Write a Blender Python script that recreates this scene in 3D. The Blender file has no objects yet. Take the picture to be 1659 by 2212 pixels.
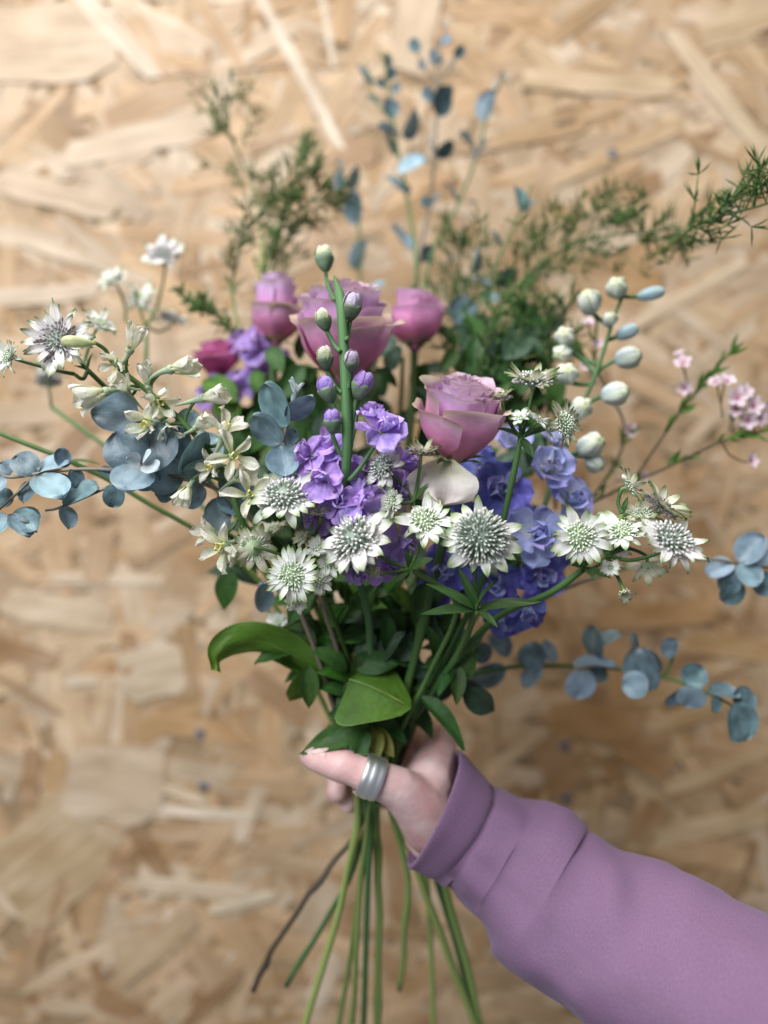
import bpy, math, random
from mathutils import Vector, Matrix, noise
R = math.radians
SC = bpy.context.scene
COL = SC.collection
Z0 = 1.40                      # camera height, metres
# ------------------------------------------------------------------ camera
cam_d = bpy.data.cameras.new('camera'); cam = bpy.data.objects.new('camera', cam_d); COL.objects.link(cam)
cam_d.sensor_fit = 'HORIZONTAL'; cam_d.sensor_width = 25.96; cam_d.lens = 26.0
cam.location = (0, 0, Z0); cam.rotation_euler = (R(90), 0, 0)
cam_d.clip_start = 0.01; cam_d.clip_end = 50
cam_d.dof.use_dof = True; cam_d.dof.focus_distance = 0.362; cam_d.dof.aperture_fstop = 2.3
SC.camera = cam
# ------------------------------------------------------------------ light
w = bpy.data.worlds.new('World'); SC.world = w; w.use_nodes = True
bg = w.node_tree.nodes['Background']; bg.inputs[0].default_value = (0.88, 0.93, 1.0, 1); bg.inputs[1].default_value = 0.17
def area(name, loc, target, size, power, col):
    l = bpy.data.lights.new(name, 'AREA'); l.shape = 'SQUARE'; l.size = size; l.energy = power; l.color = col
    o = bpy.data.objects.new(name, l); COL.objects.link(o); o.location = loc
    o.rotation_euler = (Vector(target) - Vector(loc)).to_track_quat('-Z', 'Y').to_euler(); return o
area('ceiling_light', (-0.35, -0.05, Z0 + 1.55), (0.02, 0.48, Z0 - 0.05), 0.9, 30, (1.0, 0.97, 0.94))
area('window_light', (-0.75, -0.75, Z0 + 0.85), (0, 0.45, Z0), 0.8, 27, (0.92, 0.96, 1.0))
vs = SC.view_settings; vs.view_transform = 'Standard'; vs.look = 'None'; vs.gamma = 1; vs.exposure = 0.12; vs.use_curve_mapping = False
SC.cycles.use_denoising = True; SC.cycles.max_bounces = 8; SC.cycles.transparent_max_bounces = 8

# ------------------------------------------------------------------ helpers
K = 0.9985 / 1659
def P(x, y, d): return Vector(((x - 829.5) * K * d, d, Z0 + (1106 - y) * K * d))
def px(n, d): return n * K * d
def D(r, u, t): return Vector((r, -t, u)).normalized()      # right, up, towards the viewer
def lerp(a, b, t): return a + (b - a) * t
def sm(a, b, x):
    t = max(0.0, min(1.0, (x - a) / (b - a))); return t * t * (3 - 2 * t)

def mk(name, V, F, mat, uv=None, smooth=True, col=None):
    me = bpy.data.meshes.new(name); me.from_pydata([tuple(v) for v in V], [], F); me.materials.append(mat)
    if smooth: me.polygons.foreach_set('use_smooth', [True] * len(me.polygons))
    if uv:
        l = me.uv_layers.new(name='UVMap'); vi = [0] * len(me.loops); me.loops.foreach_get('vertex_index', vi)
        l.data.foreach_set('uv', [c for i in vi for c in uv[i]])
    if col:
        a = me.color_attributes.new('tint', 'FLOAT_COLOR', 'POINT'); a.data.foreach_set('color', [c for v in col for c in v])
    me.update(); return me
def ob(name, me, parent=None, M=None, kind=None):
    o = bpy.data.objects.new(name, me); COL.objects.link(o)
    if parent is not None: o.parent = parent
    if M is not None: o.matrix_basis = M
    if kind: o['kind'] = kind
    return o
class Thing:
    """An Empty at a thing's base that parents its parts; parts are given in world space."""
    def __init__(s, name, label, cat, loc, group=None):
        s.o = bpy.data.objects.new(name, None); COL.objects.link(s.o); s.o.location = loc; s.o.empty_display_size = .01
        s.o['label'] = label; s.o['category'] = cat
        if group: s.o['group'] = group
        s.inv = Matrix.Translation(-Vector(loc))
    def part(s, name, me, M=None, kind=None): return ob(name, me, s.o, s.inv @ (M if M is not None else Matrix()), kind)
def T(v): return Matrix.Translation(v)
def frame(z, roll=0.0, hint=(0, 0, 1)):
    z = Vector(z).normalized(); h = Vector(hint)
    if abs(z.dot(h)) > .98: h = Vector((0, 1, 0))
    x = h.cross(z).normalized(); y = z.cross(x)
    M = Matrix((x, y, z)).transposed().to_4x4()
    return M @ Matrix.Rotation(roll, 4, 'Z')
def S(x, y=None, z=None):
    return Matrix.Diagonal((x, x if y is None else y, x if z is None else z, 1))
def catmull(pts, n=6):
    if len(pts) < 3: return [lerp(pts[0], pts[1], i / n) for i in range(n + 1)]
    p = [2 * pts[0] - pts[1]] + list(pts) + [2 * pts[-1] - pts[-2]]; out = []
    for i in range(1, len(p) - 2):
        for k in range(n):
            t = k / n; a, b, c, d = p[i - 1:i + 3]
            out.append(.5 * ((2 * b) + (c - a) * t + (2 * a - 5 * b + 4 * c - d) * t * t + (3 * b - a - 3 * c + d) * t ** 3))
    out.append(p[-2]); return out
class MB:
    def __init__(s): s.V = []; s.F = []; s.U = []; s.C = []
    def add(s, V, F, U=None):
        b = len(s.V); s.V += V; s.F += [tuple(i + b for i in f) for f in F]; s.U += U or [(0, 0)] * len(V)
    def tube(s, pts, r0, r1=None, n=7, knots=()):
        r1 = r0 if r1 is None else r1; m = len(pts); t = (pts[1] - pts[0]).normalized()
        nx = t.orthogonal().normalized(); V = []; U = []; F = []
        for i, p in enumerate(pts):
            t2 = (pts[min(i + 1, m - 1)] - pts[max(i - 1, 0)])
            if t2.length > 1e-9: t2.normalize(); nx = (nx - t2 * nx.dot(t2)); nx = nx.normalized() if nx.length > 1e-6 else t2.orthogonal().normalized(); t = t2
            ny = t.cross(nx); f = i / (m - 1); r = lerp(r0, r1, f) if not callable(r0) else r0(f)
            for k in range(n):
                a = 2 * math.pi * k / n; V.append(p + nx * (r * math.cos(a)) + ny * (r * math.sin(a))); U.append((k / n, f))
        for i in range(m - 1):
            for k in range(n):
                F.append((i * n + k, i * n + (k + 1) % n, (i + 1) * n + (k + 1) % n, (i + 1) * n + k))
        F.append(tuple(range(n - 1, -1, -1))); F.append(tuple((m - 1) * n + k for k in range(n)))
        s.add(V, F, U); return s
    def mesh(s, name, mat, smooth=True): return mk(name, s.V, s.F, mat, s.U, smooth)
def surf(name, mat, fn, nu=5, nv=7):
    V = []; U = []; F = []
    for j in range(nv + 1):
        for i in range(nu + 1):
            u = -1 + 2 * i / nu; v = j / nv; V.append(fn(u, v)); U.append((u * .5 + .5, v))
    for j in range(nv):
        for i in range(nu):
            a = j * (nu + 1) + i; F.append((a, a + 1, a + nu + 2, a + nu + 1))
    return mk(name, V, F, mat, U)
PROF = dict(
    bract=lambda v: (0.30 + .70 * sm(0, .55, v)) * max(0.0, 1 - (max(0, v - .5) / .5) ** 2.2) ** .75,
    lance=lambda v: math.sin(math.pi * min(1, v) ** .8) ** .9,
    round=lambda v: math.sqrt(max(0.0, 1 - (2 * v - 1) ** 2)) ** .85,
    obov=lambda v: (.16 + .84 * sm(0, .68, v)) * math.sqrt(max(0.0, 1 - (max(0, v - .62) / .38) ** 2.6)),
    heart=lambda v: math.sqrt(max(0, math.sin(math.pi * v ** .62))) * (1 - .25 * v),
)
def petal(name, mat, W, prof, th0=0., kap=0., cup=0., ruf=0., seed=0, nu=5, nv=7, fold=0., twist=0.):
    """a blade of length 1 along +X, face up +Z"""
    f = PROF[prof]; st = [(0, 0)]; N = 40; x = z = 0
    for i in range(N):
        a = th0 + kap * (i + .5) / N; x += math.cos(a) / N; z += math.sin(a) / N; st.append((x, z))
    def fn(u, v):
        vv = 0.5 - 0.5 * math.cos(math.pi * v) if prof in ('round', 'heart') else v ** .9
        i = min(N, int(round(vv * N))); cx, cz = st[i]; a = th0 + kap * vv; w = W * .5 * f(vv)
        h = cup * w * u * u + fold * w * abs(u) + ruf * (noise.noise(Vector((u * 1.6 + seed * 7.3, vv * 2.2, seed * 3.1)))) * (0.25 + vv)
        h += ruf * .45 * math.sin(u * 5.0 + seed) * vv * vv
        y = w * u; tw = twist * vv
        y, h = y * math.cos(tw) - h * math.sin(tw), y * math.sin(tw) + h * math.cos(tw)
        return Vector((cx - math.sin(a) * h, y, cz + math.cos(a) * h))
    return surf(name, mat, fn, nu, nv)
def blade(base, tip, nrm, wscale=1.0, thick=1.0):
    """matrix that lays a unit blade from base to tip with its face towards nrm"""
    x = tip - base; L = x.length; x = x / L; z = Vector(nrm) - x * Vector(nrm).dot(x)
    z = z.normalized() if z.length > 1e-5 else x.orthogonal().normalized(); y = z.cross(x)
    return T(base) @ Matrix((x, y, z)).transposed().to_4x4() @ S(L, L * wscale, L * thick)

# ------------------------------------------------------------------ materials
def new_mat(name):
    m = bpy.data.materials.new(name); m.use_nodes = True; nt = m.node_tree; nt.nodes.clear(); return m, nt, nt.nodes, nt.links
def rgba(c): return (c[0], c[1], c[2], 1)
def blade_mat(name, ramp, rough=.5, trans=.25, rnd=.25, hue=.02, nz=.25, nscale=120, veins=0, vcol=(.1, .2, .05), vlo=.0, vhi=1., vamt=.6, vw=.26, bump=.15, spec=.3, sheen=0., edge=None):
    m, nt, N, L = new_mat(name)
    out = N.new('ShaderNodeOutputMaterial'); bs = N.new('ShaderNodeBsdfPrincipled'); uv = N.new('ShaderNodeUVMap'); uv.uv_map = 'UVMap'
    sp = N.new('ShaderNodeSeparateXYZ'); L.new(uv.outputs[0], sp.inputs[0])
    cr = N.new('ShaderNodeValToRGB'); el = cr.color_ramp.elements
    while len(el) < len(ramp): el.new(.5)
    for e, (p, c) in zip(el, ramp): e.position = p; e.color = rgba(c)
    L.new(sp.outputs[1], cr.inputs[0]); col = cr.outputs[0]
    tc = N.new('ShaderNodeTexCoord'); nz1 = N.new('ShaderNodeTexNoise'); nz1.inputs['Scale'].default_value = 3.2; nz1.inputs['Detail'].default_value = 4
    oi = N.new('ShaderNodeObjectInfo')
    ad = N.new('ShaderNodeVectorMath'); ad.operation = 'ADD'; sc_ = N.new('ShaderNodeVectorMath'); sc_.operation = 'SCALE'; sc_.inputs[3].default_value = 37
    cb = N.new('ShaderNodeCombineXYZ'); L.new(oi.outputs['Random'], cb.inputs[0]); L.new(oi.outputs['Random'], cb.inputs[1]); L.new(cb.outputs[0], sc_.inputs[0])
    L.new(uv.outputs[0], ad.inputs[0]); L.new(sc_.outputs[0], ad.inputs[1]); L.new(ad.outputs[0], nz1.inputs['Vector'])
    if veins:
        mu = N.new('ShaderNodeMath'); mu.operation = 'MULTIPLY'; mu.inputs[1].default_value = veins; L.new(sp.outputs[0], mu.inputs[0])
        fr = N.new('ShaderNodeMath'); fr.operation = 'PINGPONG'; fr.inputs[1].default_value = .5; L.new(mu.outputs[0], fr.inputs[0])
        mr = N.new('ShaderNodeMapRange'); mr.inputs[1].default_value = .0; mr.inputs[2].default_value = vw; mr.inputs[3].default_value = 1; mr.inputs[4].default_value = 0; L.new(fr.outputs[0], mr.inputs[0])
        m2 = N.new('ShaderNodeMapRange'); m2.inputs[1].default_value = vlo; m2.inputs[2].default_value = vhi; L.new(sp.outputs[1], m2.inputs[0])
        mm = N.new('ShaderNodeMath'); mm.operation = 'MULTIPLY'; L.new(mr.outputs[0], mm.inputs[0]); L.new(m2.outputs[0], mm.inputs[1])
        m3 = N.new('ShaderNodeMath'); m3.operation = 'MULTIPLY'; m3.inputs[1].default_value = vamt; L.new(mm.outputs[0], m3.inputs[0])
        mx = N.new('ShaderNodeMix'); mx.data_type = 'RGBA'; L.new(m3.outputs[0], mx.inputs[0]); L.new(col, mx.inputs[6]); mx.inputs[7].default_value = rgba(vcol); col = mx.outputs[2]
    hs = N.new('ShaderNodeHueSaturation')
    r1 = N.new('ShaderNodeMapRange'); r1.inputs[3].default_value = 1 - rnd; r1.inputs[4].default_value = 1 + rnd; L.new(oi.outputs['Random'], r1.inputs[0])
    nr = N.new('ShaderNodeMapRange'); nr.inputs[1].default_value = .3; nr.inputs[2].default_value = .7; nr.inputs[3].default_value = 1 - nz; nr.inputs[4].default_value = 1 + nz; L.new(nz1.outputs[0], nr.inputs[0])
    mv = N.new('ShaderNodeMath'); mv.operation = 'MULTIPLY'; L.new(r1.outputs[0], mv.inputs[0]); L.new(nr.outputs[0], mv.inputs[1]); L.new(mv.outputs[0], hs.inputs['Value'])
    wn = N.new('ShaderNodeTexWhiteNoise'); wn.noise_dimensions = '1D'; L.new(oi.outputs['Random'], wn.inputs[1])
    rh = N.new('ShaderNodeMapRange'); rh.inputs[3].default_value = .5 - hue; rh.inputs[4].default_value = .5 + hue; L.new(wn.outputs[0], rh.inputs[0]); L.new(rh.outputs[0], hs.inputs['Hue'])
    L.new(col, hs.inputs['Color']); col = hs.outputs[0]
    L.new(col, bs.inputs['Base Color']); bs.inputs['Roughness'].default_value = rough; bs.inputs['Specular IOR Level'].default_value = spec
    if sheen: bs.inputs['Sheen Weight'].default_value = sheen; bs.inputs['Sheen Roughness'].default_value = .4
    if bump:
        n2 = N.new('ShaderNodeTexNoise'); n2.inputs['Scale'].default_value = 9; n2.inputs['Detail'].default_value = 3; L.new(ad.outputs[0], n2.inputs['Vector'])
        bp = N.new('ShaderNodeBump'); bp.inputs['Strength'].default_value = bump; bp.inputs['Distance'].default_value = .002; L.new(n2.outputs[0], bp.inputs['Height']); L.new(bp.outputs[0], bs.inputs['Normal'])
    if trans:
        tr = N.new('ShaderNodeBsdfTranslucent'); L.new(col, tr.inputs[0]); ms = N.new('ShaderNodeMixShader'); ms.inputs[0].default_value = trans
        L.new(bs.outputs[0], ms.inputs[1]); L.new(tr.outputs[0], ms.inputs[2]); L.new(ms.outputs[0], out.inputs[0])
    else: L.new(bs.outputs[0], out.inputs[0])
    return m
def flat(c): return [(0, c), (1, c)]
M = {}
M['stem'] = blade_mat('green_stem', [(0, (.08, .16, .045)), (.5, (.045, .105, .028)), (.62, (.07, .15, .038)), (.8, (.20, .29, .08)), (1, (.25, .33, .10))], trans=0, rnd=.25, nz=.2)  # dark middle stops paint in the shade of the bunch's heart
M['stem_pale'] = blade_mat('yellow_green_stem', [(0, (.13, .22, .07)), (.6, (.15, .23, .06)), (.85, (.30, .34, .08)), (1, (.22, .32, .08))], trans=0, rnd=.15)
M['stem_bloom'] = blade_mat('glaucous_green_stem', [(0, (.085, .175, .065)), (1, (.08, .16, .055))], trans=0, rnd=.1, nz=.25, rough=.6)
M['stem_wood'] = blade_mat('grey_brown_twig', [(0, (.20, .19, .16)), (.5, (.22, .19, .14)), (1, (.075, .055, .04))], trans=0, rnd=.2, nz=.35)
M['stem_brown'] = blade_mat('brown_twig', flat((.10, .075, .04)), trans=0, rnd=.2)
WH = (.88, .88, .85); GR = (.17, .27, .08)
M['bract'] = blade_mat('white_green_tipped_bract', [(0, (.62, .64, .52)), (.25, WH), (.64, WH), (.84, (.46, .54, .32)), (1, (.10, .19, .05))], veins=4, vcol=(.33, .42, .22), vlo=.25, vhi=.95, vamt=.5, rnd=.08, nz=.08, trans=.3)
M['bract_pink'] = blade_mat('white_pink_flushed_bract', [(0, (.25, .05, .09)), (.12, (.55, .36, .40)), (.32, (.80, .76, .76)), (.70, WH), (.88, (.42, .50, .30)), (1, (.10, .17, .06))], veins=4, vcol=(.52, .42, .42), vlo=.05, vhi=.6, vamt=.5, rnd=.08, nz=.08, trans=.3)
M['bract_cream'] = blade_mat('cream_green_netted_bract', [(0, (.42, .48, .20)), (.2, (.74, .72, .55)), (.6, (.76, .74, .60)), (.85, (.36, .42, .20)), (1, (.12, .19, .06))], veins=5, vcol=(.17, .25, .07), vlo=.45, vhi=.95, vamt=.85, rnd=.08, nz=.1, trans=.35)
def solid(name, c, rough=.55, rnd=.1, spec=.3): return blade_mat(name, flat(c), rough=rough, trans=0, rnd=rnd, nz=.15, bump=0, spec=spec)
M['dome_grey'] = solid('grey_green_floret_base', (.26, .33, .26)); M['dome_green'] = solid('pale_green_floret_base', (.38, .48, .30))
M['pin_grey'] = blade_mat('grey_mauve_florets', [(0, (.20, .05, .08)), (.2, (.30, .37, .28)), (.6, (.42, .47, .39)), (.8, (.58, .58, .55)), (1, (.68, .66, .65))], trans=0, rnd=.05, bump=0)
M['pin_spiky'] = blade_mat('grey_green_white_tipped_florets', [(0, (.16, .03, .06)), (.12, (.20, .26, .19)), (.7, (.27, .33, .26)), (.85, (.52, .52, .48)), (1, (.70, .70, .66))], trans=0, rnd=.05, bump=0)
M['pin_dark'] = blade_mat('dark_tipped_florets', [(0, (.35, .35, .30)), (.55, (.66, .63, .62)), (.75, (.30, .26, .28)), (1, (.15, .13, .15))], trans=0, rnd=.05, bump=0)
M['pin_green'] = blade_mat('pale_green_florets', [(0, (.30, .40, .20)), (.5, (.48, .58, .38)), (.8, (.70, .75, .60)), (1, (.80, .82, .72))], trans=0, rnd=.05, bump=0)
M['rose'] = blade_mat('mauve_pink_rose_petal', [(0, (.62, .40, .28)), (.22, (.75, .22, .42)), (.5, (.74, .29, .58)), (.8, (.72, .40, .70)), (.93, (.74, .54, .78)), (1, (.62, .46, .50))], rnd=.10, hue=.012, nz=.12, trans=.28, rough=.55, bump=.1, veins=0)
M['rose_outer'] = blade_mat('dusty_rose_guard_petal', [(0, (.58, .44, .28)), (.22, (.74, .25, .38)), (.6, (.74, .31, .52)), (.82, (.72, .46, .58)), (1, (.64, .54, .38))], rnd=.10, hue=.012, nz=.2, trans=.25, rough=.6)
M['rose_pink'] = blade_mat('pink_rose_petal', [(0, (.5, .28, .2)), (.3, (.70, .22, .42)), (.8, (.74, .34, .58)), (1, (.74, .48, .68))], rnd=.10, hue=.012, nz=.12, trans=.28, rough=.55)
M['rose_deep'] = blade_mat('magenta_rose_petal', [(0, (.32, .05, .14)), (.6, (.50, .09, .28)), (1, (.68, .28, .50))], rnd=.2, nz=.15, trans=.25)
M['petal_cream'] = blade_mat('cream_blush_petal', [(0, (.70, .70, .42)), (.3, (.74, .71, .56)), (.7, (.74, .68, .66)), (1, (.72, .62, .60))], veins=7, vcol=(.62, .62, .36), vlo=.0, vhi=.9, vamt=.35, rnd=.03, nz=.14, trans=.3, bump=.3)
M['stock'] = blade_mat('violet_stock_petal', [(0, (.52, .48, .52)), (.25, (.46, .29, .68)), (.7, (.52, .35, .78)), (1, (.66, .50, .86))], rnd=.22, hue=.022, nz=.2, trans=.32, rough=.6, bump=.25, veins=6, vcol=(.33, .17, .60), vlo=0, vhi=.6, vamt=.3)
M['delph'] = blade_mat('blue_violet_delphinium_petal', [(0, (.32, .32, .66)), (.5, (.145, .145, .56)), (1, (.24, .23, .68))], rnd=.3, hue=.02, nz=.2, trans=.3, veins=4, vcol=(.05, .03, .36), vamt=.4)
M['delph_pale'] = blade_mat('pale_blue_delphinium_petal', [(0, (.70, .73, .68)), (.45, (.50, .55, .82)), (.85, (.40, .43, .80)), (1, (.42, .39, .76))], rnd=.18, hue=.02, nz=.2, trans=.3)
M['delph_ice'] = blade_mat('ice_blue_delphinium_petal', [(0, (.72, .78, .60)), (.5, (.66, .70, .80)), (1, (.48, .47, .74))], rnd=.12, hue=.02, nz=.2, trans=.3)
M['dbud'] = blade_mat('white_green_striped_bud', [(0, (.20, .30, .24)), (.25, (.52, .60, .62)), (.6, (.74, .78, .68)), (.9, (.74, .76, .55)), (1, (.38, .48, .18))], veins=5, vcol=(.28, .40, .14), vlo=.10, vhi=.6, vamt=.95, vw=.16, rnd=.10, hue=.02, nz=.1, trans=.12, rough=.5)
M['dbud_blue'] = blade_mat('blue_tinted_bud', [(0, (.18, .28, .26)), (.3, (.32, .44, .50)), (.7, (.50, .60, .62)), (1, (.62, .70, .55))], veins=5, vcol=(.22, .34, .24), vlo=.15, vhi=.7, vamt=.6, rnd=.12, nz=.1, trans=.1)
M['lark'] = blade_mat('ivory_larkspur_petal', [(0, (.52, .56, .26)), (.3, (.80, .81, .58)), (.7, (.87, .86, .76)), (1, (.87, .84, .74))], rnd=.06, nz=.12, trans=.35, veins=3, vcol=(.52, .56, .24), vlo=.0, vhi=1.6, vamt=.4, bump=.3)
M['lark_bud'] = blade_mat('yellow_green_larkspur_bud', [(0, (.34, .44, .20)), (.5, (.62, .64, .34)), (1, (.66, .66, .40))], rnd=.06, trans=.2)
M['lark_eye'] = solid('yellow_eye', (.78, .74, .30)); M['spur'] = solid('pale_green_spur', (.36, .45, .30))
M['sbud'] = blade_mat('cream_green_stock_bud', [(0, (.40, .46, .26)), (.5, (.58, .60, .34)), (.85, (.66, .62, .52)), (1, (.56, .45, .56))], rnd=.1, nz=.2, trans=.15, bump=.3)
M['sbud_lilac'] = blade_mat('lilac_white_stock_bud', [(0, (.45, .48, .36)), (.4, (.62, .56, .60)), (1, (.56, .44, .62))], rnd=.1, nz=.2, trans=.15, bump=.3)
M['sbud_violet'] = blade_mat('violet_stock_bud', [(0, (.34, .24, .46)), (.5, (.36, .21, .62)), (1, (.48, .32, .70))], rnd=.1, nz=.2, trans=.15, bump=.4)
M['calyx'] = blade_mat('grey_green_calyx', [(0, (.10, .18, .10)), (.6, (.17, .24, .15)), (1, (.22, .24, .19))], rnd=.1, nz=.2, trans=.1, rough=.65)
EUC = [(0, (.17, .25, .26)), (.12, (.115, .185, .215)), (.6, (.135, .215, .25)), (.93, (.145, .225, .26)), (1, (.26, .25, .24))]
M['euc'] = blade_mat('glaucous_eucalyptus_leaf', EUC, rnd=.42, hue=.025, nz=.42, trans=.12, rough=.42, spec=.55, bump=.12, veins=2, vcol=(.24, .31, .32), vamt=.55, vw=.035, vlo=-.6, vhi=.2)
M['euc_light'] = blade_mat('powdery_blue_eucalyptus_leaf', [(0, (.36, .42, .44)), (.3, (.27, .39, .46)), (1, (.26, .38, .46))], rnd=.25, hue=.02, nz=.22, trans=.15, rough=.5, spec=.5)
M['euc_tip'] = blade_mat('pale_eucalyptus_shoot', [(0, (.45, .36, .36)), (.3, (.48, .54, .56)), (1, (.50, .58, .62))], rnd=.2, nz=.15, trans=.2)
M['fern'] = blade_mat('asparagus_needle', [(0, (.05, .105, .022)), (1, (.08, .155, .035))], rnd=.2, nz=.2, trans=.2, bump=0)
M['leaf'] = blade_mat('mid_green_leaf', [(0, (.055, .15, .018)), (.6, (.075, .195, .022)), (1, (.09, .215, .025))], rnd=.15, nz=.25, trans=.3, rough=.5, bump=.4, veins=2, vcol=(.24, .38, .12), vamt=.6, vw=.04, vlo=-.6, vhi=.2)
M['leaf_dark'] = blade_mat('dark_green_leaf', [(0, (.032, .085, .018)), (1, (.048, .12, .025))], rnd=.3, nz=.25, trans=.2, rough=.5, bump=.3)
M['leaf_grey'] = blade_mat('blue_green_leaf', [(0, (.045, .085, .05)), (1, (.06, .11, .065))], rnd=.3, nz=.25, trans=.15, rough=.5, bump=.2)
M['leaf_bract'] = blade_mat('green_veined_leaf', [(0, (.06, .13, .035)), (1, (.08, .15, .045))], rnd=.25, nz=.2, trans=.2, veins=3, vcol=(.16, .23, .09), vamt=.45)
M['leaf_yellow'] = blade_mat('yellowing_leaf', [(0, (.22, .24, .05)), (1, (.20, .22, .05))], rnd=.1, nz=.3, trans=.25)
M['wax'] = blade_mat('pink_white_waxflower_petal', [(0, (.55, .25, .40)), (.4, (.76, .60, .66)), (1, (.80, .70, .73))], rnd=.08, nz=.1, trans=.2)
# ------------------------------------------------------------------ the wall of oriented strand board
def strand_mat():
    m, nt, N, L = new_mat('wood_strand')
    out = N.new('ShaderNodeOutputMaterial'); bs = N.new('ShaderNodeBsdfPrincipled'); L.new(bs.outputs[0], out.inputs[0])
    at = N.new('ShaderNodeAttribute'); at.attribute_name = 'tint'; uv = N.new('ShaderNodeUVMap'); uv.uv_map = 'UVMap'
    mp = N.new('ShaderNodeMapping'); mp.inputs['Scale'].default_value = (10, 260, 1); L.new(uv.outputs[0], mp.inputs[0])
    n1 = N.new('ShaderNodeTexNoise'); n1.inputs['Scale'].default_value = 1; n1.inputs['Detail'].default_value = 4; n1.inputs['Distortion'].default_value = .6; L.new(mp.outputs[0], n1.inputs['Vector'])
    m2 = N.new('ShaderNodeMapping'); m2.inputs['Scale'].default_value = (22, 60, 1); L.new(uv.outputs[0], m2.inputs[0])
    n2 = N.new('ShaderNodeTexNoise'); n2.inputs['Scale'].default_value = 1; n2.inputs['Detail'].default_value = 3; L.new(m2.outputs[0], n2.inputs['Vector'])
    r1 = N.new('ShaderNodeMapRange'); r1.inputs[1].default_value = .3; r1.inputs[2].default_value = .7; r1.inputs[3].default_value = .80; r1.inputs[4].default_value = 1.12; L.new(n1.outputs[0], r1.inputs[0])
    r2 = N.new('ShaderNodeMapRange'); r2.inputs[1].default_value = .3; r2.inputs[2].default_value = .7; r2.inputs[3].default_value = .84; r2.inputs[4].default_value = 1.12; L.new(n2.outputs[0], r2.inputs[0])
    mu = N.new('ShaderNodeMath'); mu.operation = 'MULTIPLY'; L.new(r1.outputs[0], mu.inputs[0]); L.new(r2.outputs[0], mu.inputs[1])
    ge = N.new('ShaderNodeNewGeometry'); n3 = N.new('ShaderNodeTexNoise'); n3.inputs['Scale'].default_value = 16; n3.inputs['Detail'].default_value = 6; n3.inputs['Distortion'].default_value = .7
    m3 = N.new('ShaderNodeMapping'); m3.inputs['Scale'].default_value = (.75, 1, 1.6); L.new(ge.outputs['Position'], m3.inputs[0]); L.new(m3.outputs[0], n3.inputs['Vector'])
    c3 = N.new('ShaderNodeValToRGB'); e3 = c3.color_ramp.elements; e3.new(.5); e3[0].position = .28; e3[1].position = .5; e3[2].position = .72
    e3[0].color = (.36, .205, .094, 1); e3[1].color = (.52, .355, .205, 1); e3[2].color = (.64, .485, .34, 1); L.new(n3.outputs[0], c3.inputs[0])
    mx = N.new('ShaderNodeMix'); mx.data_type = 'RGBA'; mx.inputs[0].default_value = .36; L.new(at.outputs[0], mx.inputs[6]); L.new(c3.outputs[0], mx.inputs[7])
    hs = N.new('ShaderNodeHueSaturation'); L.new(mx.outputs[2], hs.inputs['Color']); L.new(mu.outputs[0], hs.inputs['Value'])
    sa = N.new('ShaderNodeMapRange'); sa.inputs[1].default_value = .7; sa.inputs[2].default_value = 1.2; sa.inputs[3].default_value = 1.12; sa.inputs[4].default_value = .92; L.new(mu.outputs[0], sa.inputs[0]); L.new(sa.outputs[0], hs.inputs['Saturation'])
    L.new(hs.outputs[0], bs.inputs['Base Color']); bs.inputs['Roughness'].default_value = .55; bs.inputs['Specular IOR Level'].default_value = .35
    bp = N.new('ShaderNodeBump'); bp.inputs['Strength'].default_value = .35; bp.inputs['Distance'].default_value = .0008; L.new(n1.outputs[0], bp.inputs['Height']); L.new(bp.outputs[0], bs.inputs['Normal'])
    return m
MS = strand_mat()
WY = 0.700
rw = random.Random(11)
TAN = [(.62, .44, .29), (.58, .40, .25), (.64, .49, .34), (.66, .52, .39), (.55, .36, .21), (.60, .46, .33), (.52, .34, .20), (.62, .46, .30), (.57, .38, .22), (.68, .56, .44), (.61, .43, .27)]
def strand_geo(cx, cz, L_, W_, ang, y, tint, rr):
    """a thin splintered wood flake in the plane of the wall: outline, front face and edges"""
    n = 5; top = []; bot = []
    for i in range(n + 1):
        t = -.5 + i / n; e = .0 if 0 < i < n else rr.uniform(-.02, .06) * L_
        top.append((t * L_ + e, W_ * (.5 + rr.uniform(-.09, .06) - (.12 if i in (0, n) else 0))))
        e = .0 if 0 < i < n else rr.uniform(-.06, .02) * L_
        bot.append((t * L_ + e, -W_ * (.5 + rr.uniform(-.09, .06) - (.12 if i in (0, n) else 0))))
    ca, sa = math.cos(ang), math.sin(ang); th = rr.uniform(.0003, .0006); tx, tz = rr.uniform(-.003, .003), rr.uniform(-.006, .006)
    V = []; U = []; off = (rr.uniform(0, 50), rr.uniform(0, 50))
    for k, dy in ((0, 0), (1, th)):
        for a, b in top + bot[::-1]:
            V.append(Vector((cx + a * ca - b * sa, y + dy + a * tx + b * tz, cz + a * sa + b * ca))); U.append((a + off[0], b + off[1]))
    m = 2 * (n + 1); F = []
    for i in range(n): F.append((i, i + 1, m - 2 - i, m - 1 - i))
    for i in range(m): j = (i + 1) % m; F.append((i, m + i, m + j, j))
    F = [tuple(reversed(f)) for f in F]
    return V, F, U, [(tint[0], tint[1], tint[2], 1)] * len(V)
def shade(c, k): return tuple(min(.9, v * k) for v in c)
wall_m, nt, N, L = new_mat('board_core'); bs = N.new('ShaderNodeBsdfPrincipled'); o_ = N.new('ShaderNodeOutputMaterial'); L.new(bs.outputs[0], o_.inputs[0])
nn = N.new('ShaderNodeTexNoise'); nn.inputs['Scale'].default_value = 40; cr = N.new('ShaderNodeValToRGB'); cr.color_ramp.elements[0].color = (.16, .10, .05, 1); cr.color_ramp.elements[1].color = (.45, .31, .17, 1)
L.new(nn.outputs[0], cr.inputs[0]); L.new(cr.outputs[0], bs.inputs['Base Color']); bs.inputs['Roughness'].default_value = .8
X0, X1, ZA, ZB = -.75, .75, Z0 - .85, Z0 + .85
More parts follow.
